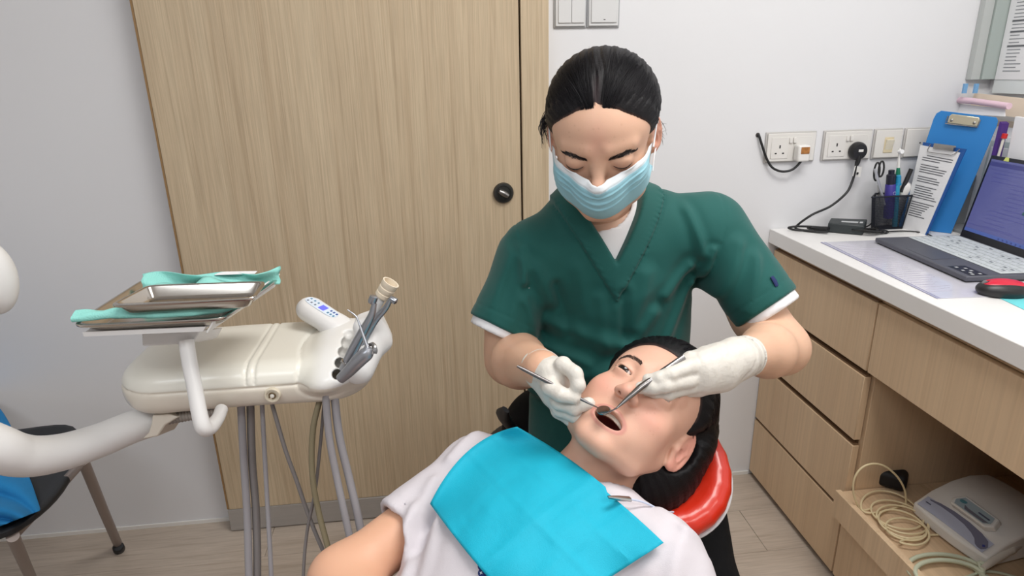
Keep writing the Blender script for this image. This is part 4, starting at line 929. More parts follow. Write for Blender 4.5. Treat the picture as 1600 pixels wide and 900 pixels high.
for o1 in (.038, .044, .050): pad(o1, .004, .003, .004, M('icon_navy', (60, 84, 150), .5)); pad(o1, -.004, .003, .004, M('icon_teal'))
# handpieces in their notches
def hp(pts, rs, label, m, n=16, name='handpiece', smooth=6): o = obj(name, MB().tube([at(*q) for q in pts], rs, n, smooth=smooth), m, un); o['label'] = label; return o
h1 = hp([(536, 578, .925), (550, 551, .918), (566, 520, .912), (580, 494, .908), (585, 474, .905)], [.0062, .0078, .0068, .0052, .0036], 'silver handpiece with round head', SIL)
obj('turbine_head', MB().lathe(at(585, 471, .905)+cU*.008, -cU*.8-cR*.35+cF*.2, [(0, .004), (.001, .0060), (.009, .0062), (.012, .0050), (.013, .002)], 20), SIL, h1)
obj('coupling_ring', MB().lathe(at(541, 568, .922), at(550, 551, .918)-at(541, 568, .922), [(0, .0085), (.003, .0085), (.004, .006)], 20), M('steel', (176, 174, 172), .22, 1), h1)
h2 = hp([(552, 560, .95), (568, 530, .945), (586, 500, .94), (602, 482, .935), (610, 468, .932)], [.006, .0070, .0058, .0045, .0036], 'second silver handpiece behind the first', SIL)
obj('turbine_head', MB().lathe(at(609, 470, .932)+cU*.004, cR*.7-cU*.4, [(0, .004), (.001, .0048), (.010, .005), (.012, .002)], 18), SIL, h2)
h3 = hp([(556, 540, .965), (574, 508, .958), (590, 478, .95), (598, 462, .948)], [.0065, .0065, .0058, .0070], 'white suction handle with ridged cream cup', CRW)
ca, cb = at(596, 465, .946), at(611, 441, .938); L_ = np.linalg.norm(cb-ca)
obj('cream_cup', MB().lathe(ca, cb-ca, [(0, .0085), (.003, .0115), (L_*.30, .0118), (L_*.34, .0108), (L_*.40, .0118), (L_*.62, .0122), (L_*.66, .0112), (L_*.72, .0122), (L_, .0128), (L_, .0108), (L_*.6, .0100), (L_*.6, .001)], 28), M('cup_cream', (228, 214, 192), .45), h3)
h4 = hp([(532, 592, .905), (545, 580, .898), (560, 564, .890), (573, 552, .885), (576, 543, .884)], [.0072, .0086, .0100, .0098, .0060], 'grey air-water syringe', M('syringe_grey', (150, 152, 158), .35, .6))
obj('nozzle', MB().tube([at(*q) for q in ((575, 546, .884), (568, 525, .885), (560, 502, .888), (555, 493, .889), (543, 484, .890))], [.0032, .0022, .0014, .0013, .0009], 10, smooth=6), SIL, h4)
obj('lever', MB().tube([at(578, 553, .882), at(585, 547, .884), at(583, 538, .888), at(574, 540, .89)], [.0030, .0036, .0030, .0020], 8, smooth=5), M('steel'), h4)
obj('lever', MB().lathe(at(584, 548, .880), cR, [(0, .004), (.004, .0045), (.005, .002)], 14), GRY, h4)
v = Vol(at(585, 525, .96)-.06, at(585, 525, .96)+.06, .0026); P, Q = nets(v, smin(rbox(v.p, at(583, 518, .985), (.022, .022, .030), .012, LR), cap(v.p, at(583, 530, .97), at(560, 575, .95), .022, .024), .02)); sobj('holder_block', [(P, Q)], CRW, un)
# sweeping arm and bracket
obj('support_arm', MB().tube([at(*q) for q in ((-330, 640, .74), (-120, 660, .78), (-20, 695, .82), (35, 712, .86), (90, 708, .90), (150, 690, .94), (205, 668, .975), (245, 655, 1.0))], [.030, .030, .0295, .028, .0262, .0250, .0245, .0245], 28, smooth=8), CRW, un)
obj('arm_post', MB().lathe((float(at(-330, 640, .74)[0]), float(at(-330, 640, .74)[1]), 0), (0, 0, 1), [(0, .12), (.03, .12), (.05, .05), (1.5, .045)], 28), CRW, un)
mb = MB(); q = [at(*k) for k in ((238, 648, .95), (262, 646, .95), (278, 652, .95), (258, 664, .95), (246, 682, .95), (222, 686, .95), (232, 676, .95), (236, 662, .95))]
mb.prism(q, cF*.05); obj('arm_bracket', mb, M('bracket_cream', (206, 196, 182), .45), un, bevel=.002)
obj('bellows', MB().lathe(at(262, 655, .965), at(345, 640, .965)-at(262, 655, .965), [(k*.0024, .0085 if k % 2 else .0065) for k in range(32)], 16), M('bellows_grey', (150, 142, 134), .6), un)
# hoses
HG = M('hose_grey', (152, 149, 152), .45); HD = M('hose_dark', (128, 123, 121), .5); HO = M('hose_olive', (134, 124, 98), .5)
for pts, r_, m in (([(376, 622, 1.0), (381, 720, 1.02), (386, 800, 1.03), (389, 900, 1.03), (392, 1040, 1.03)], .0060, HG), ([(391, 622, 1.01), (394, 720, 1.03), (400, 800, 1.04), (402, 900, 1.04), (398, 1040, 1.04)], .0062, HD),
    ([(409, 622, 1.0), (413, 700, 1.01), (418, 790, 1.02), (424, 900, 1.02), (430, 1040, 1.02)], .0036, HG), ([(423, 624, .99), (445, 700, 1.0), (463, 750, 1.01), (484, 810, 1.02), (512, 875, 1.02), (560, 960, 1.02)], .0033, HD),
    ([(503, 612, .98), (489, 672, .98), (488, 740, .99), (498, 800, 1.0), (517, 872, 1.0), (540, 960, 1.0)], .0046, HO), ([(508, 612, .99), (500, 700, 1.0), (492, 770, 1.01), (480, 830, 1.02), (474, 900, 1.02), (472, 1040, 1.02)], .0026, HD),
    ([(508, 606, .96), (514, 680, .97), (526, 745, .98), (540, 810, .98), (552, 870, .98), (560, 960, .98)], .0056, HG), ([(521, 604, .97), (530, 680, .98), (545, 745, .99), (560, 810, .99), (570, 870, .99), (580, 960, .99)], .0062, HG)):
    obj('hose', MB().tube([at(*q) for q in pts], r_, 12, smooth=8), m, un)
# tray holder
h_ = 1.003
tb = obj('tray_holder', MB().slab([z_at(132, 523, h_), z_at(318, 516, h_), z_at(425, 446, h_), z_at(240, 448, h_)], .0035), CRW, un, bevel=.001)
fl0, fr0 = z_at(132, 525, h_), z_at(318, 517, h_)
obj('holder_lip', MB().slab([fl0, fr0, fr0+np.array((.004, .0, .006)), fl0+np.array((0, 0, .006))], .002), CRW, tb)
rr0, rr1 = z_at(322, 519, h_), z_at(428, 447, h_); obj('holder_lip', MB().slab([rr0, rr1, rr1+np.array((.010, 0, .020)), rr0+np.array((.010, 0, .014))], .002), CRW, tb)
obj('holder_block', MB().prism([at(*k) for k in ((221, 521, .87), (312, 517, .87), (304, 532, .87), (296, 537, .87), (222, 541, .87))], cF*.07), CRW, tb, bevel=.002)
obj('holder_tube', MB().tube([at(*q) for q in ((291, 532, .865), (296, 565, .862), (304, 605, .858), (312, 648, .855), (318, 668, .858), (328, 668, .875), (340, 654, .905), (346, 640, .93))], [.0098, .0098, .0098, .0100, .0105, .0105, .0090, .0090], 18, smooth=8), CRW, tb)
# ---- trays ----
def tray_obj(name, q, dp, rim, flare, m, label, cat):
    q = [np.array(k, float) for k in q]; n = 72; up = np.array((0, 0, 1.)); mb = MB()
    def loop(ins, z):
        out = []
        for k in range(n):
            a = 2*math.pi*k/n; c, s = math.cos(a), math.sin(a); e = .17
            x = math.copysign(abs(c)**e, c)*(1-ins[0]); y = math.copysign(abs(s)**e, s)*(1-ins[1]); s_, t_ = (x+1)/2, (y+1)/2
            out.append((q[0]*(1-s_)+q[1]*s_)*(1-t_)+(q[3]*(1-s_)+q[2]*s_)*t_+up*z)
        return out
    w_, l_ = np.linalg.norm(q[1]-q[0])/2, np.linalg.norm(q[3]-q[0])/2; L = []
    for i, z in ((0, -.0035), (-.0006, -.001), (0, 0), (rim, 0), (rim+.001, -.001), (rim+flare, -dp+.003), (rim+flare+.004, -dp), (rim+flare+.004, -dp-.0012), (rim+flare-.001, -dp+.0015), (rim, -.004), (.001, -.0045)): L.append(loop((i/w_, i/l_), z))
    vs = [p for l in L for p in l]; fs = []
    for i in range(len(L)): 
        if i == 6: continue
        j = (i+1) % len(L); fs += [(i*n+k, i*n+(k+1) % n, j*n+(k+1) % n, j*n+k) for k in range(n)]
    fs += [tuple(6*n+k for k in range(n)), tuple(7*n+n-1-k for k in range(n))]; mb.add(vs, fs)
    o = obj(name, mb, m, ang=50); return tag(o, label, cat)
zt = 1.022
tray_obj('steel_tray', [z_at(108, 509, zt), z_at(352, 497, zt), z_at(442, 430, zt), z_at(226, 434, zt)], .014, .004, .010, STL, 'large stainless steel tray on the white holder, under the smaller tray and teal cloths', 'tray')
zs_ = 1.050
tray_obj('steel_tray', [z_at(170, 477, zs_), z_at(397, 465, zs_), z_at(415, 439, zs_), z_at(232, 445, zs_)], .016, .0035, .007, STL, 'small shallow stainless steel tray resting on the teal cloths', 'tray')
TEAL = M('teal_cloth', (146, 216, 206), .8, bump=.5, bscale=500, var=.08, vscale=30)
# folded cloth: front roll
def cloth_strip(name, pts, wid, thick, seed, label, zb):
    r = np.random.RandomState(seed); S_ = spline([np.array(q) for q in pts], 14); rows = []
    for i, c in enumerate(S_):
        t = i/(len(S_)-1); rr_ = []
        for k in range(22):
            a = 2*math.pi*k/22; w_ = wid*(1+.10*math.sin(9*t+seed)+.05*math.sin(31*t)); th = thick*(1+.28*math.sin(14*t+2*a)+.12*math.sin(37*t-a))
            y = math.cos(a)*w_; z = max(math.sin(a)*th, -.004)
            rr_.append(c+np.array((0, y, z+zb)))
        rows.append(rr_+[rr_[0]])
    mb = MB(); mb.grid(rows); n = len(rows[0]); mb.f += [tuple(range(n-2, -1, -1)), tuple((len(rows)-1)*n+k for k in range(n-1))]
    return tag(obj(name, mb, TEAL, ang=60), label, 'cloth')
cloth_strip('folded_cloth', [z_at(118, 497, zt+.004), z_at(180, 493, zt+.004), z_at(260, 490, zt+.004), z_at(330, 486, zt+.003), z_at(378, 476, zt+.001)], .011, .0070, 3, 'teal cloth folded along the front of the large steel tray', .002)
rows = []; nb_ = 40
for j in range(14):
    t = j/13; row = []
    for i in range(nb_):
        s = i/(nb_-1); u = 222+(437-222)*s; vb = 447-7*s; vt = 431-9*s-3*math.sin(5*s+1)-3*math.sin(13*s)
        if s > .82: vt -= (s-.82)/.18*6
        zt2 = zt-.004+.020*t+.002*math.sin(11*s+4*t); row.append(z_at(u+1.5*math.sin(9*t), vb+(vt-vb)*t+(1-t)*4, zt2))
    rows.append(row)
mb = MB(); mb.grid(rows); tag(obj('folded_cloth', mb, TEAL, solid=.0012, ang=60), 'teal cloth lying along the back edge of the large steel tray', 'cloth')
rows = []
for j in range(12):
    t = j/11; row = []
    for i in range(40):
        s = i/39; a = z_at(200, 484, zt-.002); b_ = z_at(372, 474, zt-.002); c_ = z_at(252, 452, zt-.002); d_ = z_at(408, 447, zt-.002)
        row.append((a*(1-s)+b_*s)*(1-t)+(c_*(1-s)+d_*s)*t+np.array((0, 0, .008+.006*math.sin(9*s+3*t)*t+.004*math.sin(17*s))))
    rows.append(row)
mb = MB(); mb.grid(rows); tag(obj('folded_cloth', mb, TEAL, solid=.002, ang=60), 'teal cloth spread flat directly beneath the small steel tray', 'cloth')
# a strip of white card behind the small tray
tag(obj('paper_slip', MB().slab([z_at(335, 430, zt+.014), z_at(398, 428, zt+.014), z_at(402, 424, zt+.014), z_at(345, 425, zt+.014)], .0006), M('paper_white', (236, 236, 238), .7)), 'white paper slip tucked behind the small steel tray on teal cloth', 'paper')
# ---- rounded arm end at the left edge ----
la = thing('lamp_arm', 'rounded off-white plastic arm end at the left edge, above the curved support arm', 'lamp arm', at(-12, 435, .8)-np.array((0, 0, .06)))
c = at(-14, 434, .80); v = Vol(c-.075, c+.075, .003); P, Q = nets(v, ell(v.p, c, (.026, .030, .048))+0); sobj('end_cap', [(P, Q)], CRW, la)
obj('arm_tube', MB().tube([c, at(-90, 430, .80), at(-170, 360, .78), at(-250, 200, .74), at(-300, -60, .7)], .022, 20, smooth=6), CRW, la)
# ---- visitor chair ----
vc = thing('visitor_chair', 'black chair with grey tubular legs against the wall behind the curved arm', 'chair', (-1.15, 1.35, 0))
BLK = M('chair_black', (26, 28, 32), .5, bump=.15, bscale=500); SZ = .47
out = [z_at(*q, SZ) for q in ((20, 672), (70, 664), (108, 661), (122, 668), (127, 690), (122, 715), (108, 748), (88, 775), (62, 799), (30, 822), (0, 836), (-90, 860), (-190, 850), (-230, 780), (-150, 700), (-60, 680))]
mb = MB(); cen = np.mean(out, 0); n = len(out)
L = [[q+np.array((0, 0, -.022))+(cen-q)*.05 for q in out], [q+np.array((0, 0, -.014)) for q in out], [q for q in out], [q+(cen-q)*.04+np.array((0, 0, .004)) for q in out], [q+(cen-q)*.3-np.array((0, 0, .010)) for q in out], [q+(cen-q)*.85-np.array((0, 0, .014)) for q in out]]
mb.add([p for l in L for p in l], [(i*n+k, i*n+(k+1) % n, (i+1)*n+(k+1) % n, (i+1)*n+k) for i in range(5) for k in range(n)]+[tuple(range(n-1, -1, -1)), tuple(5*n+k for k in range(n))])
obj('seat', mb, BLK, vc, subd=1, ang=60)
LG = M('leg_tube', (150, 138, 132), .45, .3)
f1 = onp(187, 860, 2, 0); f2 = onp(58, 925, 2, 0); back = np.array((-.30, .02, 0))
for a, b_ in ((at(130, 720, 1.45), f1), (z_at(20, 838, SZ-.02), f2), (at(130, 720, 1.45)+(-.42, .03, 0), f1+(-.50, .03, 0)), (z_at(20, 838, SZ-.02)+(-.30, -.03, 0), f2+(-.36, -.03, 0))):
    b_ = np.array((b_[0], min(b_[1], YB-.03), 0)); lg = obj('leg', MB().tube([a, a*.5+b_*.5+(0, 0, 0), b_+(0, 0, .02)], .0115, 14), LG, vc); dr_ = nrm(b_-a); obj('foot_cap', MB().lathe(b_-dr_*.035, dr_, [(0, .0125), (.004, .0150), (.024, .0155), (.031, .011)], 16), BLK, lg)
obj('seat_frame', MB().tube([at(130, 720, 1.45), z_at(90, 765, SZ-.03), z_at(20, 838, SZ-.03)], .010, 10), LG, vc)
bkr = MB(); bq = [z_at(-230, 780, SZ), z_at(-150, 700, SZ)]; bkr.slab([bq[0]+(-.02, -.1, .12), bq[1]+(-.10, .08, .12), bq[1]+(-.14, .08, .40), bq[0]+(-.06, -.1, .40)], .012); obj('backrest', bkr, BLK, vc, bevel=.005)
# blue garment draped on it
rows = []; CN = [(-120, 618), (-70, 612), (-20, 622), (2, 640), (22, 676), (34, 720), (48, 750), (64, 798)]
IN = [(-160, 700), (-150, 740), (-130, 780), (-110, 800), (-90, 815), (-60, 822), (-40, 825), (-4, 824)]
for a, b_ in zip(spline([np.array(k, float) for k in CN], 5), spline([np.array(k, float) for k in IN], 5)):
    rows.append([z_at(*(a*(1-s)+b_*s), SZ+.004+.030*math.sin(math.pi*s)*abs(math.sin(7*s+a[1]*.03))+.018*max(0, (720-a[1])/100)*(1-s)) for s in np.linspace(0, 1, 26)])
mb = MB(); mb.grid(rows); tag(obj('folded_garment', mb, M('blue_garment', (22, 128, 190), .75, bump=.3, bscale=300, var=.1, vscale=15), solid=.003, subd=1, ang=0), 'bright blue garment draped over the black chair at the left edge', 'garment')
# ================= the held instruments =================
ST = M('instrument_steel', (150, 148, 148), .22, 1)
MD = -.035
mm = thing('mouth_mirror', 'steel mouth mirror with a round head, held by the gloved hand on the right', 'mouth mirror', at(957, 640, .80))
a, b_, c_, e_ = at(1068, 558, .828), at(1001, 605, .808), at(963, 638, .800), at(950, 645, .802)
obj('handle', MB().tube([a, a*.6+b_*.4, b_, b_*.55+c_*.45, c_], [.0040, .0042, .0042, .0034, .0011], 14), ST, mm)
obj('shank', MB().tube([c_*1.0, (c_+e_)/2, e_], [.0012, .0010, .0009], 8), ST, mm)
mn = nrm(-cF*.42+cU*.88-cR*.12); mc = at(943, 641, .806)
obj('mirror_head', MB().lathe(mc-mn*.001, mn, [(0, .0070), (.0004, .0088), (.0016, .0088), (.0018, .0080)], 32), ST, mm)
obj('mirror_glass', MB().lathe(mc+mn*.0009, mn, [(0, .0078), (.0003, .0078)], 32), M('mirror_glass', (200, 200, 204), .03, 1), mm)
pb = thing('dental_probe', 'slim steel dental probe pinched in the glove on the left, its tip in the mouth', 'dental probe', at(938, 640, .80))
a, b_, c_ = at(808, 572, .845), at(905, 622, .832), at(926, 633, .822)
obj('handle', MB().tube([a, a*.9+b_*.1, a*.5+b_*.5, b_, c_], [.0016, .0024, .0026, .0024, .0011], 12), M('probe_grey', (120, 116, 116), .35, .9), pb)
obj('tip', MB().tube([c_, at(934, 637, .815), at(940, 641, .808), at(938, 645, .802)], [.0011, .0008, .0006, .0003], 8, smooth=4), ST, pb)
# dentist's stool
st = thing('dental_stool', 'black padded stool showing its back support beside the hip of the person in scrubs', 'stool', (.28, 1.22, 0))
v = Vol((.02, .98, .38), (.54, 1.48, .56), .008); P, Q = nets(v, smax(plan(v.p, .06, .50, 1.02, 1.42, .16), np.abs(v.p[2]-.465)-.035, .03)); sobj('seat', [(P, Q)], BLK, st)
obj('column', MB().lathe((.28, 1.22, .05), (0, 0, 1), [(0, .03), (.2, .03), (.2, .022), (.39, .022)], 18), M('steel'), st)
for k in range(5): a = k*1.2566+.3; obj('leg', MB().tube([(.28, 1.22, .07), (.28+.26*math.cos(a), 1.22+.26*math.sin(a), .05)], [.02, .014], 10), BLK, st); obj('caster', MB().lathe((.28+.26*math.cos(a)-.01*math.sin(a), 1.22+.26*math.sin(a)+.01*math.cos(a), .025), (math.sin(a), -math.cos(a), 0), [(0, .02), (.003, .025), (.018, .025), (.02, .02)], 16), BLK, st)
obj('back_support', MB().tube([at(820, 690, 1.28), at(795, 662, 1.24), at(787, 650, 1.20), at(790, 640, 1.16)], [.018, .020, .018, .008], 12, smooth=6, flat=.5), BLK, st)
# ================= things on and under the desk =================
CAB = M('cable_black', (24, 24, 26), .45); BLKP = M('plastic_black', (28, 28, 30), .4); WHT = M('plastic_white', (230, 228, 224), .35)
Z0 = ZD+.0005
def wl(u, v_, off=0): return np.array(onp(u, v_, 1, YB-off))
def dk(u, v_, h=0): return np.array(onp(u, v_, 2, Z0+h))
# --- white plug with amber window and its cable into the wall ---
c = wl(1254, 240, .03)
t = thing('power_plug', 'white three-pin plug with an amber window in the leftmost wall socket', 'plug', c-(0, 0, .02))
obj('plug_body', MB().box((c[0]-.018, YB-.040, c[2]-.022), (c[0]+.018, YB-.013, c[2]+.024)), WHT, t, bevel=.005, seg=3)
obj('fuse_window', MB().box((c[0]-.011, YB-.0412, c[2]+.000), (c[0]+.014, YB-.0398, c[2]+.019)), M('amber_label', (186, 122, 54), .25, var=.5, vscale=90), t, bevel=.0005, seg=1)
obj('cable', MB().tube([wl(1184, 211, -.002), wl(1186, 212, .006), wl(1191, 228, .012), wl(1198, 248, .014), wl(1207, 262, .016), wl(1222, 268, .02), wl(1238, 265, .024), wl(1250, 254, .028), wl(1254, 246, .028)], .0034, 10, smooth=8), CAB, t)
tag(obj('wall_grommet', MB().lathe(wl(1184, 211, 0), (0, -1, 0), [(0, .0065), (.002, .0060), (.003, .004)], 16), M('hole_dark', (70, 66, 64), .8)), 'small dark cable hole in the wall beside the leftmost socket', 'cable hole')
# --- black plug, cable, adapter ---
c = wl(1340, 236, .02)
t = thing('laptop_charger', 'black laptop charger with three-pin plug, power brick and coiled cable on the worktop', 'charger', dk(1320, 360))
pg = obj('plug', MB().lathe(c+(0, .008, 0), (0, -1, 0), [(0, .024), (.004, .0262), (.014, .0255), (.021, .021), (.022, .001)], 26), BLKP, t)
obj('plug_neck', MB().tube([c+(0, -.008, -.012), c+(-.001, -.010, -.030), c+(-.003, -.010, -.040)], [.008, .0065, .0042], 10), BLKP, pg)
obj('rating_label', MB().box((c[0]-.006, c[1]-.0145, c[2]-.001), (c[0]+.008, c[1]-.0138, c[2]+.006)), WHT, pg)
tg = obj('cable_tag', MB().slab([wl(1336, 259, .034), wl(1347, 261, .030), wl(1344, 277, .030), wl(1332, 275, .034)], .0006), WHT, t)
obj('tag_print', MB().slab([wl(1339, 269, .0352), wl(1342, 269.5, .0345), wl(1341, 273, .0345), wl(1338, 272.5, .0352)], .0003), M('print_black', (40, 40, 42), .7), tg)
pc = [wl(1338, 252, .030), wl(1336, 268, .032), wl(1331, 285, .034), wl(1322, 302, .045), np.array(onp(1298, 322, 1, YB-.04)), np.array(onp(1268, 336, 1, YB-.045)), dk(1244, 354, .010), dk(1250, 359, .004), dk(1275, 362, .004), dk(1294, 362, .008)]
obj('cable', MB().tube(pc, .0034, 10, smooth=8), CAB, t)
obj('cable', MB().tube([dk(1296, 357, .012), dk(1280, 359, .006), dk(1262, 360, .004), dk(1242, 359, .004), dk(1232, 356, .010), dk(1242, 354, .014), dk(1262, 354, .012), dk(1280, 355, .012), dk(1296, 357, .014)], .0032, 10, smooth=8), CAB, t)
obj('connector', MB().tube([dk(1262, 356, .006), dk(1276, 357, .010), dk(1294, 358, .013)], [.0045, .0085, .0095], 10, flat=.8), BLKP, t)
A_ = [dk(1292, 363), dk(1348, 368), dk(1353, 357), dk(1296, 355)]
br = obj('power_brick', MB().prism(A_, (0, 0, .028)), M('brick_dark', (44, 50, 52), .45), t, bevel=.003)
B2 = [q+np.array((0, 0, .0283)) for q in A_]; f_ = lambda s, q: (B2[0]*(1-s)+B2[1]*s)*(1-q)+(B2[3]*(1-s)+B2[2]*s)*q
obj('label_strip', MB().slab([f_(.34, .30), f_(.80, .30), f_(.80, .52), f_(.34, .52)], .0004), M('label_grey', (190, 192, 194), .5), br)
obj('label_mark', MB().slab([f_(.84, .32), f_(.93, .32), f_(.93, .54), f_(.84, .54)], .0004), M('label_grey'), br)
mb = MB()
for k in range(7):
    r = random.Random(k); pts = []
    for a in np.linspace(0, 2*math.pi, 22):
        q = dk(1374, 362, .004+.0025*k*.8)+np.array((.030*math.cos(a)*(1+.1*r.random()), .013*math.sin(a)*(1+.4*r.random()), .002*math.sin(3*a+k))); ca_, sa_ = math.cos(-.55), math.sin(-.55); d_ = q-dk(1374, 362); q = dk(1374, 362)+np.array((d_[0]*ca_-d_[1]*sa_, d_[0]*sa_+d_[1]*ca_, d_[2])); pts.append(q)
    mb.tube(pts, .0019, 6)
obj('coiled_lead', mb, CAB, t)
obj('lead', MB().tube([dk(1350, 356, .010), dk(1358, 352, .012), dk(1366, 345, .010), dk(1362, 352, .014), dk(1374, 360, .01)], .0020, 8, smooth=6), CAB, t)
obj('lead', MB().tube([dk(1388, 362, .005), dk(1410, 361, .003), dk(1430, 362, .003), dk(1447, 365, .003), dk(1456, 369, .006)], .0018, 8, smooth=6), CAB, t)
obj('lead_tie', MB().lathe(dk(1368, 361, .004), (.3, 1, 0), [(0, .012), (.006, .012)], 10), BLKP, t)
# --- wire mesh pen cup and what stands in it ---
t = thing('pen_cup', 'dark wire-mesh pen cup holding brushes, scissors and tubes', 'pen cup', dk(1393, 346))
cb = [np.array((float(onp(u_, 352, 1, y_)[0]), y_, Z0)) for u_, y_ in ((1363, 1.690), (1410, 1.690), (1409, 1.728), (1366, 1.728))]; HC_ = .098
cc = np.mean(cb, 0); ctp = [cc+(q-cc)*1.30+np.array((0, 0, HC_)) for q in cb]
WIRE = M('mesh_wire', (52, 54, 62), .4, .7)
for i in range(4):
    b0, b1, t0, t1 = cb[i], cb[(i+1) % 4], ctp[i], ctp[(i+1) % 4]; mb = MB(); L = np.linalg.norm(t1-t0); n = int(L/.0026)
    for k in range(n+1):
        s = k/n; a, b_ = b0+(b1-b0)*s, t0+(t1-t0)*s; mb.tube([a, b_], .00042, 3, caps=False)
    for k in range(38):
        s = (k+.5)/38; mb.tube([b0+(t0-b0)*s, b1+(t1-b1)*s], .00042, 3, caps=False)
    o = obj('mesh_side', mb, WIRE, t, fix=False); o['kind'] = 'stuff'
for i in range(4): obj('corner_bar', MB().tube([cb[i], ctp[i]], .0014, 6), WIRE, t)
obj('rim', MB().tube([*ctp, ctp[0]], .0026, 8), WIRE, t); obj('base', MB().prism(cb, (0, 0, .003)), WIRE, t)
def stand(u0, v0, u1, v1, y, hs=0):     # two points at depth plane y
    return np.array(onp(u0, v0, 1, y)), np.array(onp(u1, v1, 1, y))
cy = float(cc[1])
a, b_ = stand(1388, 340, 1393, 268, cy-.004); a[2] = max(a[2], Z0+.004); ax_ = b_-a; L = np.linalg.norm(ax_)
tt = thing('marker_tube', 'purple tube with dark cap standing in the wire pen cup', 'tube', a)
obj('tube_body', MB().lathe(a, ax_, [(0, .0135), (L*.72, .0140), (L*.74, .012)], 22), M('tube_purple', (62, 52, 138), .35), tt)
obj('cap', MB().lathe(a+ax_*.73, ax_, [(0, .0125), (L*.20, .0125), (L*.22, .008), (L*.30, .0080)], 20), M('cap_navy', (24, 26, 44), .4), tt)
q = a+ax_*.55+np.array((0, -.0142, 0)); obj('ring_mark', MB().tube([q+np.array((.004+.0042*math.cos(k), 0, .0042*math.sin(k))) for k in np.linspace(.6, 6.0, 16)], .0005, 5), M('print_pale', (190, 190, 220), .5), tt)
a, b_ = stand(1398, 336, 1406, 232, cy+.004); a[2] = max(a[2], Z0+.004); ax_ = b_-a; L = np.linalg.norm(ax_)
tt = thing('toothbrush', 'green and white toothbrush standing tallest in the wire pen cup', 'toothbrush', a)
obj('handle', MB().tube([a, a+ax_*.3, a+ax_*.62, a+ax_*.74], [.0045, .0055, .0065, .0040], 10), M('brush_green', (18, 120, 88), .35), tt)
obj('neck', MB().tube([a+ax_*.72, a+ax_*.85, a+ax_*.95, a+ax_], [.0045, .0028, .0035, .0038], 10), WHT, tt)
obj('bristles', MB().lathe(a+ax_*.955+(0, 0, 0), (0, -1, .1), [(0, .0065), (.011, .0062)], 14), M('bristle_white', (240, 240, 240), .8), tt)
a, b_ = stand(1402, 330, 1404, 276, cy-.010); a[2] = Z0+.03; ax_ = b_-a; L = np.linalg.norm(ax_)
tt = thing('glue_tube', 'turquoise tube with a blue cap, right of the purple tube in the pen cup', 'tube', a-(0, 0, .026))
obj('tube_body', MB().lathe(a-(0, 0, .024), ax_, [(0, .0072), (L*.9, .0075), (L*1.0, .0075)], 16), M('tube_teal', (46, 150, 186), .35), tt)
obj('cap', MB().lathe(b_-ax_*.2, ax_, [(0, .0088), (L*.04, .0088), (L*.05, .0075), (L*.22, .007), (L*.24, .003)], 16), M('cap_teal', (34, 138, 180), .3), tt)
a, b_ = stand(1374, 338, 1369, 258, cy+.006); a[2] = max(a[2], Z0+.004)
tt = thing('scissors', 'scissors with black loop handles standing in the wire pen cup', 'scissors', a)
q0 = np.array(onp(1372, 290, 1, cy)); obj('blades', MB().tube([a, a*.4+q0*.6, q0], [.001, .004, .0045], 8, flat=.3), M('steel'), tt)
for (u0, v0, ru, rv) in ((1370, 268, 4.2, 14), (1377, 264, 4.0, 12)):
    mb = MB(); mb.tube([np.array(onp(u0+ru*math.cos(k)+(rv*.12)*math.sin(k), v0-rv*math.sin(k), 1, cy+(.002 if u0 > 1372 else -.004))) for k in np.linspace(0, 6.28, 26)], .0026, 8); obj('loop_handle', mb, BLKP, tt)
a, b_ = stand(1382, 320, 1367, 264, cy-.014); tt = obj('pen', MB().tube([a, a*.5+b_*.5, b_*.96+a*.04, b_], [.0038, .0040, .0036, .0025], 10), M('pen_silver', (188, 190, 196), .3, .6)); tag(tt, 'silver-grey pen leaning left in the wire pen cup', 'pen')
a, b_ = stand(1408, 300, 1424, 264, cy+.004); tt = obj('marker', MB().tube([a, a*.5+b_*.5, b_], [.0058, .0062, .0060], 10), BLKP); tag(tt, 'black marker end leaning right out of the wire pen cup', 'marker')
a = np.array(onp(1416, 292, 1, cy+.006)); v = Vol(a-.03, a+.03, .002); P, Q = nets(v, smin(ell(v.p, a+(0, 0, -.006), (.016, .009, .018)), cap(v.p, a, a+(-.006, 0, -.02), .010, .010), .01)); tag(sobj('eraser', [(P, Q)], WHT), 'white rounded floss case poking out at the right of the pen cup', 'floss case')
# --- clipboards ---
def board(bl, br_, tl_, tr_, H, th): # pixel corners, bottom on the desk
    b0, b1 = dk(*bl), dk(*br_); t0 = rdist(*tl_, b0, H); n_ = np.cross(b1-b0, t0-b0); d_ = ray(*tr_); t1 = cO+d_*((b0-cO)@n_)/(d_@n_); return b0, b1, t1, t0
BLUE = M('clipboard_blue', (40, 124, 194), .42, var=.04)
b0, b1, t1, t0 = board((1403, 355), (1486, 365), (1463, 172), (1563, 184), .335, .003)
t = thing('clipboard', 'large blue clipboard with a cream metal clip leaning upright behind the smaller clipboard', 'clipboard', (b0+b1)/2)
def quad(b0, b1, t1, t0): return lambda s, q, o=0: (b0*(1-s)+b1*s)*(1-q)+(t0*(1-s)+t1*s)*q+o*nq
nq = nrm(np.cross(b1-b0, t0-b0)); nq = nq if nq@cF < 0 else -nq
g = quad(b0, b1, t1, t0)
mb = MB(); oc = [g(*k) for k in ((0, 0), (1, 0), (1, .93), (.985, .975), (.94, 1), (.08, 1), (.02, .975), (0, .93))]; mb.prism(oc, -nq*.003); obj('board', mb, BLUE, t, bevel=.0008, seg=1)
CLM = M('clip_cream', (208, 200, 176), .25, .6)
mb = MB(); mb.prism([g(*k, .002) for k in ((.24, .965), (.27, .985), (.70, .985), (.72, .965), (.72, .91), (.24, .91))], nq*.006); cl_ = obj('clip', mb, CLM, t, bevel=.002)
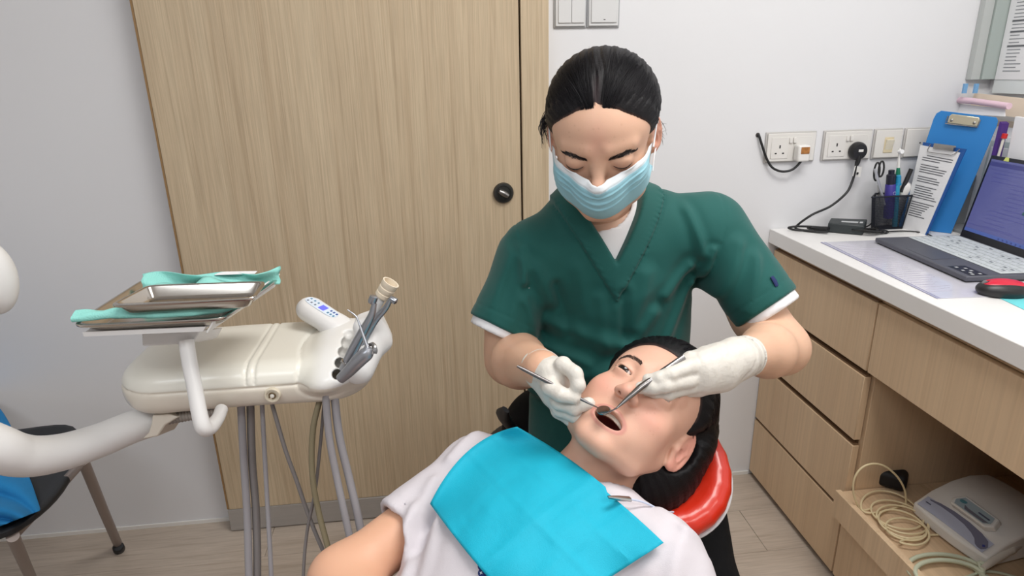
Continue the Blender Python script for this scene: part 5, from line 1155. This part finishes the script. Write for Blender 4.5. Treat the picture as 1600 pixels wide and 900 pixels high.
for s in (.30, .66): obj('rivet', MB().lathe(g(s, .935, .008), nq, [(0, .004), (.0015, .0035), (.002, .001)], 14), M('steel'), cl_)
obj('clip_lever', MB().tube([g(.22, .965, .006), g(.22, .905, .009), g(.73, .905, .009), g(.73, .965, .006)], .0016, 8), M('steel'), cl_)
b0, b1, t1, t0 = board((1412, 356), (1449, 367), (1443, 222), (1510, 233), .23, .002); sh_ = -.0; b0, b1, t1, t0 = (q+nq*.006 for q in (b0, b1, t1, t0)); b0[2] = b1[2] = Z0
t = thing('clipboard', 'small dark blue clipboard with a white printed form, beside the pen cup', 'clipboard', (b0+b1)/2)
nq2 = nq; nq = nrm(np.cross(b1-b0, t0-b0)); nq = nq if nq@cF < 0 else -nq; g = quad(b0, b1, t1, t0)
obj('board', MB().prism([g(*k) for k in ((0, 0), (1.0, 0), (1.0, 1), (0, 1))], -nq*.0025), M('clipboard_navy', (24, 84, 156), .42), t)
PAP = M('paper_white', (236, 236, 238), .7); INK = M('ink_grey', (92, 94, 100), .8)
pq = MB(); pq.prism([g(*k, .0006) for k in ((-.02, -.01), (.93, -.01), (.92, .955), (-.03, .965))], nq*.002); pa = obj('form_paper', pq, PAP, t)
mb = MB(); r = random.Random(2)
for k in range(27):
    if k in (3, 8, 12, 19): continue
    q = .86-k*.0265; s1 = r.uniform(.55, .86); s0 = .10 if k else .2; mb.slab([g(s0, q, .0030), g(s1, q, .0030), g(s1, q+.0085, .0030), g(s0, q+.0085, .0030)], .0002)
obj('printed_lines', mb, INK, pa)
mb = MB(); mb.tube([g(.22, .99, .004), g(.20, .93, .006), g(.22, .905, .006), g(.78, .915, .006), g(.84, .93, .006), g(.90, .99, .004)], .0013, 8); mb.obox(g(.55, .985, .004), nrm(b1-b0), nq, nrm(t0-b0), .075*.9, .006, .014); obj('clip', mb, M('steel'), t)
# --- upright files behind the laptop ---
FCOL = M('folder_cream', (232, 216, 196), .7); PNK = M('folder_pink', (232, 200, 214), .6); GPL = M('holder_grey', (150, 152, 154), .35)
def ypl(u, v_, x): return np.array(onp(u, v_, 0, x))
t = thing('file_rack', 'low grey rack holding the upright files behind the laptop and blue clipboard', 'file rack', (1.52, 1.5, Z0))
obj('rack_base', MB().box((1.455, 1.10, Z0), (XR-.004, 1.70, Z0+.006)), GPL, t)
obj('rack_end', MB().prism([(1.452, 1.69, Z0), (XR-.004, 1.69, Z0), (XR-.004, 1.69, Z0+.18), (1.50, 1.69, Z0+.12)], (0, .003, 0)), GPL, t)
for k, (x, zt_, m, y0, y1) in enumerate(((1.572, .300, FCOL, 1.15, 1.735), (1.560, .285, PAP, 1.2, 1.72), (1.548, .262, PAP, 1.22, 1.70), (1.535, .25, M('file_grey', (186, 196, 196), .5), 1.22, 1.66), (1.522, .235, PAP, 1.3, 1.64))):
    o = obj('file', MB().prism([(x-.05*zt_, y0, Z0+.007), (x-.05*zt_, y1, Z0+.007), (x, y1, Z0+zt_), (x, y0, Z0+zt_)], (.008, 0, 0)), m, bevel=.0006, seg=1)
    tag(o, ['cream file standing rearmost in the rack against the right wall', 'white file standing just in front of the rearmost cream file', 'white file in the middle of the upright row behind the laptop', 'pale grey-green file standing behind the frontmost white file', 'white file at the front of the upright row, nearest the laptop screen'][k], 'file', 'upright files behind the laptop')
pr = [ypl(1468, 153, 1.50), ypl(1577, 165, 1.50)]
mb = MB(); mb.tube([ypl(1466, 154, 1.51), ypl(1520, 158, 1.505), ypl(1577, 166, 1.50)], [.0085, .0085, .0085], 14); t2 = tag(obj('rolled_folder', mb, PNK), 'pale pink rolled folder edge lying on top of the upright files', 'folder')
tag(obj('paper_sheet', MB().prism([ypl(1476, 160, 1.515), ypl(1570, 170, 1.505), ypl(1570, 182, 1.497), ypl(1478, 176, 1.51)], (.002, 0, 0)), PAP), 'white paper sheet hanging just below the pink rolled folder', 'paper')
tag(obj('paper_card', MB().prism([ypl(1492, 142, 1.55), ypl(1640, 158, 1.55), ypl(1640, 190, 1.54), ypl(1560, 180, 1.54), ypl(1492, 156, 1.55)], (.002, 0, 0)), FCOL), 'cream card lying along the top of the files above the pink roll', 'card')
q = ypl(1569, 214, 1.475); v_ = nrm((.1, 0, 1)); pt = thing('red_capped_pen', 'clear pen with a red cap standing beside the blue clipboard, by the files', 'pen', q-(0, 0, .12))
obj('barrel', MB().tube([q-v_*.10, q], [.0035, .0035], 10), M('pen_clear', (214, 208, 200), .3), pt); obj('cap', MB().lathe(q-v_*.004, v_, [(0, .0068), (.012, .0068), (.013, .004)], 14), M('cap_red', (192, 34, 36), .35), pt)
tag(obj('ring_binder', MB().prism([ypl(1586, 182, 1.49), ypl(1650, 192, 1.47), ypl(1640, 262, 1.455), ypl(1572, 252, 1.475)], (.012, 0, 0)), PAP, bevel=.001), 'white binder standing at the right, behind the laptop screen', 'binder')
tag(obj('thin_book', MB().prism([ypl(1562, 190, 1.485), ypl(1566, 193, 1.485), ypl(1553, 250, 1.465), ypl(1548, 246, 1.465)], (.02, 0, 0)), M('book_purple', (70, 36, 120), .5)), 'thin purple book edge beside the right side of the large blue clipboard', 'book')
# --- laptop ---
hb = [dk(1366, 380, .0), dk(1508, 443, .0)]; e_y = nrm(hb[1]-hb[0]); e_x = np.array((-e_y[1], e_y[0], 0)); e_x = e_x if e_x[0] > 0 else -e_x; LW, LD_ = np.linalg.norm(hb[1]-hb[0]), .232
t = thing('laptop', 'open dark grey laptop with a lit blue-violet spreadsheet-like screen and pale keyboard cover', 'laptop', hb[0]+e_x*LD_/2+e_y*LW/2)
def lp_(s, q, h=0): return hb[0]+e_y*(LW*s)+e_x*(LD_*q)+np.array((0, 0, h))
LGR = M('laptop_grey', (92, 93, 102), .5, .3)
mb = MB(); mb.prism([lp_(.02, .02), lp_(.98, .02), lp_(.98, 1), lp_(.02, 1)], (0, 0, .004)); obj('underside', mb, BLKP, t)
bs = obj('base', MB().prism([lp_(0, .0, .004), lp_(1, .0, .004), lp_(1, 1, .004), lp_(0, 1, .004)], (0, 0, .012)), LGR, t, bevel=.003)
kc = obj('keyboard_cover', MB().prism([lp_(.03, .36, .0163), lp_(.97, .36, .0163), lp_(.97, .95, .0163), lp_(.03, .95, .0163)], (0, 0, .0012)), M('keycover_pale', (196, 202, 204), .5), t, bevel=.0008, seg=1)
KEY = M('key_pale', (198, 203, 206), .5); KEYD = M('key_print', (96, 102, 108), .6); kme = {}
r = random.Random(5)
for row in range(6):
    q0 = .41+row*.086; n = 15; x_ = .05
    for k in range(n):
        wd_ = .058 if not (row == 0 and k in (5,)) else .058
        if row == 0 and 4 <= k <= 7: 
            if k > 4: x_ += .0605; continue
            wd_ = .058*4
        mb = MB(); mb.prism([lp_(x_, q0, .0176), lp_(x_+wd_*.88, q0, .0176), lp_(x_+wd_*.88, q0+.070, .0176), lp_(x_, q0+.070, .0176)], (0, 0, .0012)); o = obj('key', mb, KEY, kc)
        if r.random() < .16: mb = MB(); mb.prism([lp_(x_+.012, q0+.02, .0189), lp_(x_+.038, q0+.02, .0189), lp_(x_+.038, q0+.045, .0189), lp_(x_+.012, q0+.045, .0189)], (0, 0, .0002)); o2 = obj('key_print', mb, KEYD, kc)
        x_ += .0605
obj('touchpad', MB().prism([lp_(.33, .05, .0162), lp_(.62, .05, .0162), lp_(.62, .31, .0162), lp_(.33, .31, .0162)], (0, 0, .0003)), M('touchpad_grey', (88, 89, 98), .45, .3), t)
st_ = obj('sticker', MB().prism([lp_(.78, .05, .0162), lp_(.985, .05, .0162), lp_(.985, .22, .0162), lp_(.78, .22, .0162)], (0, 0, .0003)), M('sticker_black', (30, 30, 34), .4), t)
mb = MB()
for i, (a, b_) in enumerate(((.80, .09), (.83, .15), (.87, .08), (.88, .15), (.92, .10), (.95, .16), (.955, .08))): mb.prism([lp_(a, b_, .0166), lp_(a+.018, b_, .0166), lp_(a+.018, b_+.028, .0166), lp_(a, b_+.028, .0166)], (0, 0, .0002))
obj('sticker_marks', mb, M('label_grey'), st_)
h0, h1 = lp_(0, 1.0, .014), lp_(1, 1.0, .014); tp0 = rdist(1549, 242, h0, .222); dr_ = nrm(tp0-h0); tp1 = h1+dr_*.222; ns = nrm(np.cross(h1-h0, dr_)); ns = ns if ns[0] < 0 else -ns
def sc_(s, q, o=0): return h0+(h1-h0)*s+dr_*(.222*q)+ns*o
lid = obj('lid', MB().prism([sc_(0, 0), sc_(1, 0), sc_(1, 1), sc_(0, 1)], -ns*.006), M('bezel_black', (28, 28, 34), .35), t, bevel=.0015)
scr = obj('screen', MB().prism([sc_(.022, .085, .0002), sc_(.978, .085, .0002), sc_(.978, .955, .0002), sc_(.022, .955, .0002)], ns*.0003), M('screen_violet', (80, 83, 130), .25, emit=.42), lid)
SD = M('screen_dark', (58, 60, 112), .3, emit=.35); SL = M('screen_line', (68, 70, 128), .3, emit=.4); SG = M('screen_green', (50, 84, 84), .3, emit=.3); SB = M('screen_bar', (66, 84, 142), .3, emit=.45)
def sq(s0, q0, s1, q1, mb): mb.prism([sc_(s0, q0, .0006), sc_(s1, q0, .0006), sc_(s1, q1, .0006), sc_(s0, q1, .0006)], ns*.0001); return mb
obj('title_bar', sq(.022, .88, .978, .93, MB()), SD, scr); obj('task_bar', sq(.022, .085, .978, .125, MB()), SB, scr)
mb = MB(); r = random.Random(9)
for k in range(14):
    q = .80-k*.047; s = .10 if k < 3 else (.30 if k < 9 else .18); sq(s, q, s+r.uniform(.12, .45), q+.006, mb)
    if k % 3 == 0: sq(.62, q, .62+r.uniform(.1, .25), q+.006, mb)
sq(.03, .175, .97, .179, mb); sq(.03, .84, .97, .843, mb); obj('screen_text', mb, SL, scr)
mb = MB(); sq(.50, .50, .58, .53, mb); sq(.48, .42, .60, .455, mb); obj('screen_cells', mb, SG, scr)
mb = MB()
for k in range(9): sq(.36+k*.04, .092, .375+k*.04, .112, mb)
obj('screen_icons', mb, SD, scr)
obj('camera_tab', MB().prism([sc_(.14, .955, .001), sc_(.19, .955, .001), sc_(.18, 1.0, .001), sc_(.15, 1.0, .001)], ns*.0006), M('tab_yellow', (212, 220, 120), .5), lid)
# --- clear mat, papers, mouse ---
mq = [dk(1282, 379), dk(1464, 467), dk(1560, 462), dk(1400, 374)]
mt = obj('desk_mat', MB().prism([mq[0], mq[1], dk(1590, 462), dk(1440, 373)], (0, 0, .0008)), M('mat_clear', (216, 214, 224), .12, var=.08, vscale=18, coat=.5)); tag(mt, 'clear plastic desk mat with a faded printed sheet under the laptop', 'desk mat')
def mg(s, q, h=.0010): return (mq[0]*(1-s)+mq[1]*s)*(1-q)+(mq[3]*(1-s)+mq[2]*s)*q+np.array((0, 0, h))
mb = MB(); r = random.Random(4)
for k in range(26):
    s = .08+k*.033; mb.slab([mg(s, .10), mg(s+.006, .10), mg(s+.006, r.uniform(.3, .62)), mg(s, r.uniform(.3, .62))], .0001)
obj('mat_print', mb, M('print_faint', (196, 192, 208), .6), mt)
mb = MB(); mb.slab([mg(-.0, .0), mg(1, 0), mg(1, .02), mg(0, .02)], .0002); mb.slab([mg(.0, .045), mg(1, .045), mg(1, .06), mg(0, .06)], .0002); obj('mat_border', mb, M('border_violet', (140, 140, 176), .3), mt)
# mouse
mc_ = dk(1562, 462); fx = nrm(dk(1610, 458)-dk(1522, 455)); fy = np.array((-fx[1], fx[0], 0)); Rm_ = np.array([fx, fy, (0, 0, 1.)]); mc_ = dk(1565, 461)+np.array((0, 0, .012))
t = thing('computer_mouse', 'black and red computer mouse on the worktop beside the laptop', 'mouse', dk(1562, 462))
v = Vol(mc_-.065, mc_+.065, .002); p = v.p; P, Q = nets(v, smax(ell(p, mc_, (.050, .031, .021), Rm_), plane(p, (0, 0, Z0+.0005), (0, 0, -1))+0*p[0]+0*p[1], .003)); sobj('shell', [(P, Q)], BLKP, t)
P, Q = nets(v, smax(smax(ell(p, mc_+(0, 0, .0022), (.0485, .027, .0205), Rm_), ell(p, mc_+fx*.004+(0, 0, .014), (.046, .024, .016), Rm_), .002), -ell(p, mc_-fx*.035+(0, 0, .018), (.007, .0045, .02), Rm_), .001)); sobj('red_top', [(P, Q)], M('mouse_red', (206, 26, 56), .35, coat=.2), t)
ty_ = fy; obj('scroll_wheel', MB().lathe(mc_-fx*.035+(0, 0, .012)-ty_*.003, ty_, [(0, .006), (.006, .006)], 16), GRY, t)
tag(obj('paper_sheet', MB().prism([dk(1562, 466), dk(1604, 486), dk(1640, 480), dk(1600, 462)], (0, 0, .0008)), M('paper_cyan', (116, 214, 220), .6)), 'cyan paper sheet at the right edge, just in front of the mouse', 'paper')
# --- notice board on the back wall ---
t = thing('notice_board', 'glass-fronted notice board with a grey-green frame and a typed sheet on the wall', 'notice board', wl(1545, 60))
x0, x1, z0, z1 = float(wl(1510, 128)[0])+.004, XR-.002, 1.262, 1.80
tilt = float(wl(1545, 0)[0]-wl(1510, 128)[0])
FRG = M('frame_greygreen', (168, 178, 174), .4); FRL = M('frame_light', (186, 190, 188), .4)
RX = XR-.001       # the board hangs on the right wall, its end frame meeting the corner
obj('frame_side', MB().box((1.512, YB-.020, 1.262), (1.540, YB-.001, 1.85)), FRL, t, bevel=.001)
obj('frame_side', MB().box((1.5405, YB-.026, 1.262), (XR-.001, YB-.001, 1.85)), FRG, t, bevel=.001)
bd = obj('board_panel', MB().box((XR-.014, .6, 1.225), (XR-.001, YB-.027, 1.85)), M('board_white', (226, 232, 232), .3, coat=.5), t)
ps = obj('typed_sheet', MB().box((XR-.016, 1.36, 1.262), (XR-.0142, YB-.030, 1.62)), PAP, bd)
mb = MB(); mb2 = MB(); mb3 = MB(); yy = YB-.048; r = random.Random(8)
for k in range(34):
    z = 1.585-k*.0092
    if k in (4, 9, 13, 19, 22, 26): mb2.box((XR-.0167, 1.37, z), (XR-.0161, yy, z+.006)); mb3.box((XR-.0171, yy-.055, z+.0015), (XR-.0168, yy-.002, z+.0045))
    elif k > 1: mb.box((XR-.0167, yy-r.uniform(.03, .06), z+.002), (XR-.0161, yy-.003, z+.0042)); mb.box((XR-.0167, yy-.10-r.uniform(.03, .06), z+.002), (XR-.0161, yy-.10, z+.0042)); mb.box((XR-.0167, yy-.2-r.uniform(.03, .06), z+.002), (XR-.0161, yy-.2, z+.0042))
obj('typed_lines', mb, M('ink_light', (140, 144, 148), .8), ps)['kind'] = 'stuff'; obj('heading_bars', mb2, M('bar_grey', (176, 178, 180), .8), ps); obj('heading_text', mb3, INK, ps)
for u in (1508, 1525):
    q = wl(u, 133, .03); o = obj('board_foot', MB().box((q[0]-.005, YB-.034, q[2]-.022), (q[0]+.006, YB-.028, q[2]+.004)), M('clip_blue', (120, 170, 214), .4), t)
# ================= curing unit and cables in the open bay =================
ZT = .2835
def tk(u, v_, h=0): return np.array(onp(u, v_, 2, ZT+h))
DW = M('device_white', (226, 222, 216), .4, var=.03)
fl_, fr_ = tk(1422, 786, .030), tk(1537, 874, .030)
t = thing('scaler_unit', 'white wedge-shaped dental device with blue-grey front panels in the open bay under the worktop', 'dental device', tk(1520, 830))
ex = nrm((fr_-fl_)*(1, 1, 0)); ey = np.array((-ex[1], ex[0], 0)); ey = ey if ey[0] > 0 else -ey; W2 = np.linalg.norm((fr_-fl_)[:2]); f0 = np.array((fl_[0], fl_[1], ZT))
def dv(s, q, h): return f0+ex*W2*s+ey*q+np.array((0, 0, h))
prof = [(0, .004), (0, .030), (.055, .062), (.110, .082), (.16, .088), (.215, .080), (.225, .010)]
mb = MB(); nS = 15; vs = []
for i in range(nS):
    s = i/(nS-1); e = 1-.10*abs(2*s-1)**3
    for (q, h) in prof: vs.append(dv(s, q+.010*(2*s-1)**2*(1 if q < .02 else 0), h*(e if h > .03 else 1)))
m_ = len(prof); mb.add(vs, [(i*m_+k, i*m_+(k+1) % m_, (i+1)*m_+(k+1) % m_, (i+1)*m_+k) for i in range(nS-1) for k in range(m_)]+[tuple(range(m_-1, -1, -1)), tuple((nS-1)*m_+k for k in range(m_))])
obj('housing', mb, DW, t, bevel=.004, seg=3)
def face(s, q, o=0):     # sloping front face
    hh = np.interp(q, [k[0] for k in prof[1:6]], [k[1] for k in prof[1:6]])*(1-.10*abs(2*s-1)**3 if q > .005 else 1); return dv(s, q, hh+.0006+o)
def patch(name, pts, o, th, m, par): return obj(name, MB().prism([face(*k, o) for k in pts], (0, 0, th)), m, par, bevel=.0004, seg=1)
mb = MB(); ss = np.linspace(.055, .93, 16); mb.grid([[face(k, .012+.022*max(0, 1-abs((k-.49)/.46)**6), .0008) for k in ss], [face(k, .0115, .0008) for k in ss], [face(k, .0105-.003*max(0, 1-abs((k-.49)/.46)**6), .0008) for k in ss]])
mb = MB(); mb.grid([[face(k, q0+(q1-q0)*1.0, .0010) for k in ss] for q0, q1 in ((0, .009), (0, .016), (0, .024), (0, .032), (0, .037))]); fp = obj('front_panel', mb, M('panel_lilac', (178, 182, 200), .4), t, solid=.0006, smooth=False)
mb = MB(); up_ = [(.10, .033), (.22, .038), (.40, .041), (.60, .041), (.78, .038), (.88, .033), (.925, .024), (.925, .018), (.90, .012)]; dn_ = [(.12, .031), (.26, .033), (.42, .033), (.58, .031), (.70, .026), (.77, .021), (.80, .016), (.82, .013), (.86, .011)]
mb.grid([[face(*k, .0018) for k in up_], [face(*k, .0018) for k in dn_]]); obj('swoosh', mb, M('swoosh_slate', (112, 112, 132), .4), fp, solid=.0006, smooth=False)
patch('knob_dot', [(.87, .020), (.89, .017), (.91, .020), (.89, .023)], .0026, .0006, M('knob_blue', (50, 60, 130), .4), fp)
patch('model_mark', [(.10, .022), (.17, .022), (.17, .0245), (.10, .0245)], .0018, .0003, M('print_slate', (80, 84, 104), .5), fp)
wn = MB(); qs = [(.30, .060), (.34, .047), (.78, .047), (.84, .060), (.80, .082), (.36, .084)]
wn.prism([face(s, q, .000) for s, q in qs], (-ey*.010+np.array((0, 0, .015)))); hd = obj('display_hood', wn, DW, t, bevel=.003)
ws = [(.345, .0605), (.375, .051), (.745, .051), (.795, .0605), (.765, .0760), (.385, .0770)]
off_ = -ey*.010+np.array((0, 0, .0155)); wo = obj('display_window', MB().prism([face(s, q)+off_ for s, q in ws], (0, 0, .0006)), M('window_grey', (158, 172, 178), .3), hd)
cd = face(.42, .066)+off_+np.array((0, 0, .0008)); obj('window_knob', MB().lathe(cd, (0, 0, 1), [(0, .0075), (.0006, .0075), (.001, .005)], 20), M('knob_teal', (96, 150, 162), .3), wo)
obj('window_band', MB().prism([face(s, q)+off_+np.array((0, 0, .0007)) for s, q in ((.46, .061), (.50, .052), (.74, .052), (.78, .058), (.52, .058))], (0, 0, .0004)), M('band_slate', (108, 108, 118), .4), wo)
obj('window_text', MB().prism([face(s, q)+off_+np.array((0, 0, .0012)) for s, q in ((.62, .0625), (.76, .0625), (.76, .066), (.62, .066))], (0, 0, .0002)), M('print_slate'), wo)
# black foot pedal / transformer behind
a = tk(1375, 765, .0); v = Vol(a+(-.05, -.06, -.002), a+(.11, .11, .08), .003); P, Q = nets(v, rbox(v.p, a+(.030, .020, .024), (.045, .026, .023), .014, np.array([nrm((.75, -.65, 0)), nrm((.65, .75, 0)), (0, 0, 1.)]))); tag(sobj('power_adapter', [(P, Q)], M('adapter_black', (20, 20, 22), .6)), 'rounded black power adapter on the tray behind the coiled cream cable', 'adapter')
# coiled cream cable
CRC = M('cable_cream', (222, 204, 164), .45); t = thing('coiled_cable', 'cream cable coiled in loose loops on the wooden tray', 'cable', tk(1410, 820))
loops = [(1372, 769, 44, 54, -.45, .05, .0), (1398, 800, 54, 26, .30, .006, .4), (1408, 808, 52, 24, .35, .010, .9), (1412, 816, 48, 27, .3, .004, 1.6), (1410, 820, 46, 22, .35, .014, 2.3), (1422, 832, 36, 22, .25, .003, 3.1)]
path = []; LA = np.array([l[:5] for l in loops], float)
for i in range(14*6):
    ta = i/14; a = 2*math.pi*ta+2.4; u, v_, ru, rv, ti = (np.interp(ta, np.arange(6)+.5, LA[:, c]) for c in range(5)); uu, vv = ru*.85*math.cos(a), rv*.85*math.sin(a)
    q = (u+uu*math.cos(ti)-vv*math.sin(ti), v_+uu*math.sin(ti)+vv*math.cos(ti)); fl_at = tk(*q, .004+.0016*ta+.003*abs(math.sin(a*1.5+ta)))
    up_at = np.array(onp(*q, 1, 1.20)); up_at[2] = max(up_at[2], ZT+.004); w_ = min(1, max(0, (ta-.8)/.45)); path.append(up_at*(1-w_)+fl_at*w_)
path += [tk(1440, 838, .006), tk(1475, 836, .004), tk(1515, 845, .004)]
obj('loops', MB().tube(path, .0024, 8, smooth=5), CRC, t)
# grey-green hose and handpiece in front
HGN = M('hose_sage', (196, 200, 176), .45); t = thing('scaler_handpiece', 'pale dental handpiece with sage-grey looped hose at the bottom right of the tray', 'handpiece', tk(1480, 885))
pth = []
for k, (ru, rv, h) in enumerate(((62, 26, .005), (50, 20, .010), (56, 23, .016))):
    for a in np.linspace(0, 2*math.pi, 15)[:-1]: pth.append(tk(1480+k*3+ru*math.cos(a), 893+k*3+rv*math.sin(a)+.12*ru*math.cos(a), h+.003*math.sin(2*a)))
pth += [tk(1530, 880, .018), tk(1545, 884, .022)]
obj('hose', MB().tube(pth, .0046, 10, smooth=5), HGN, t)
a, b_ = tk(1536, 888, .02), tk(1600, 842, .045); ax_ = b_-a; L = np.linalg.norm(ax_)
obj('handle', MB().lathe(a, ax_, [(0, .0055), (L*.25, .0075), (L*.6, .0095), (L*.62, .0110), (L*.70, .0110), (L*.72, .0098), (L*.80, .0105), (L*1.25, .0105), (L*1.3, .006)], 22), M('handle_pale', (206, 198, 186), .4), t)
obj('cable', MB().tube([tk(1500, 905, .004), tk(1545, 893, .004), tk(1600, 905, .004), tk(1650, 915, .004)], .003, 8, smooth=6), HGN, t)
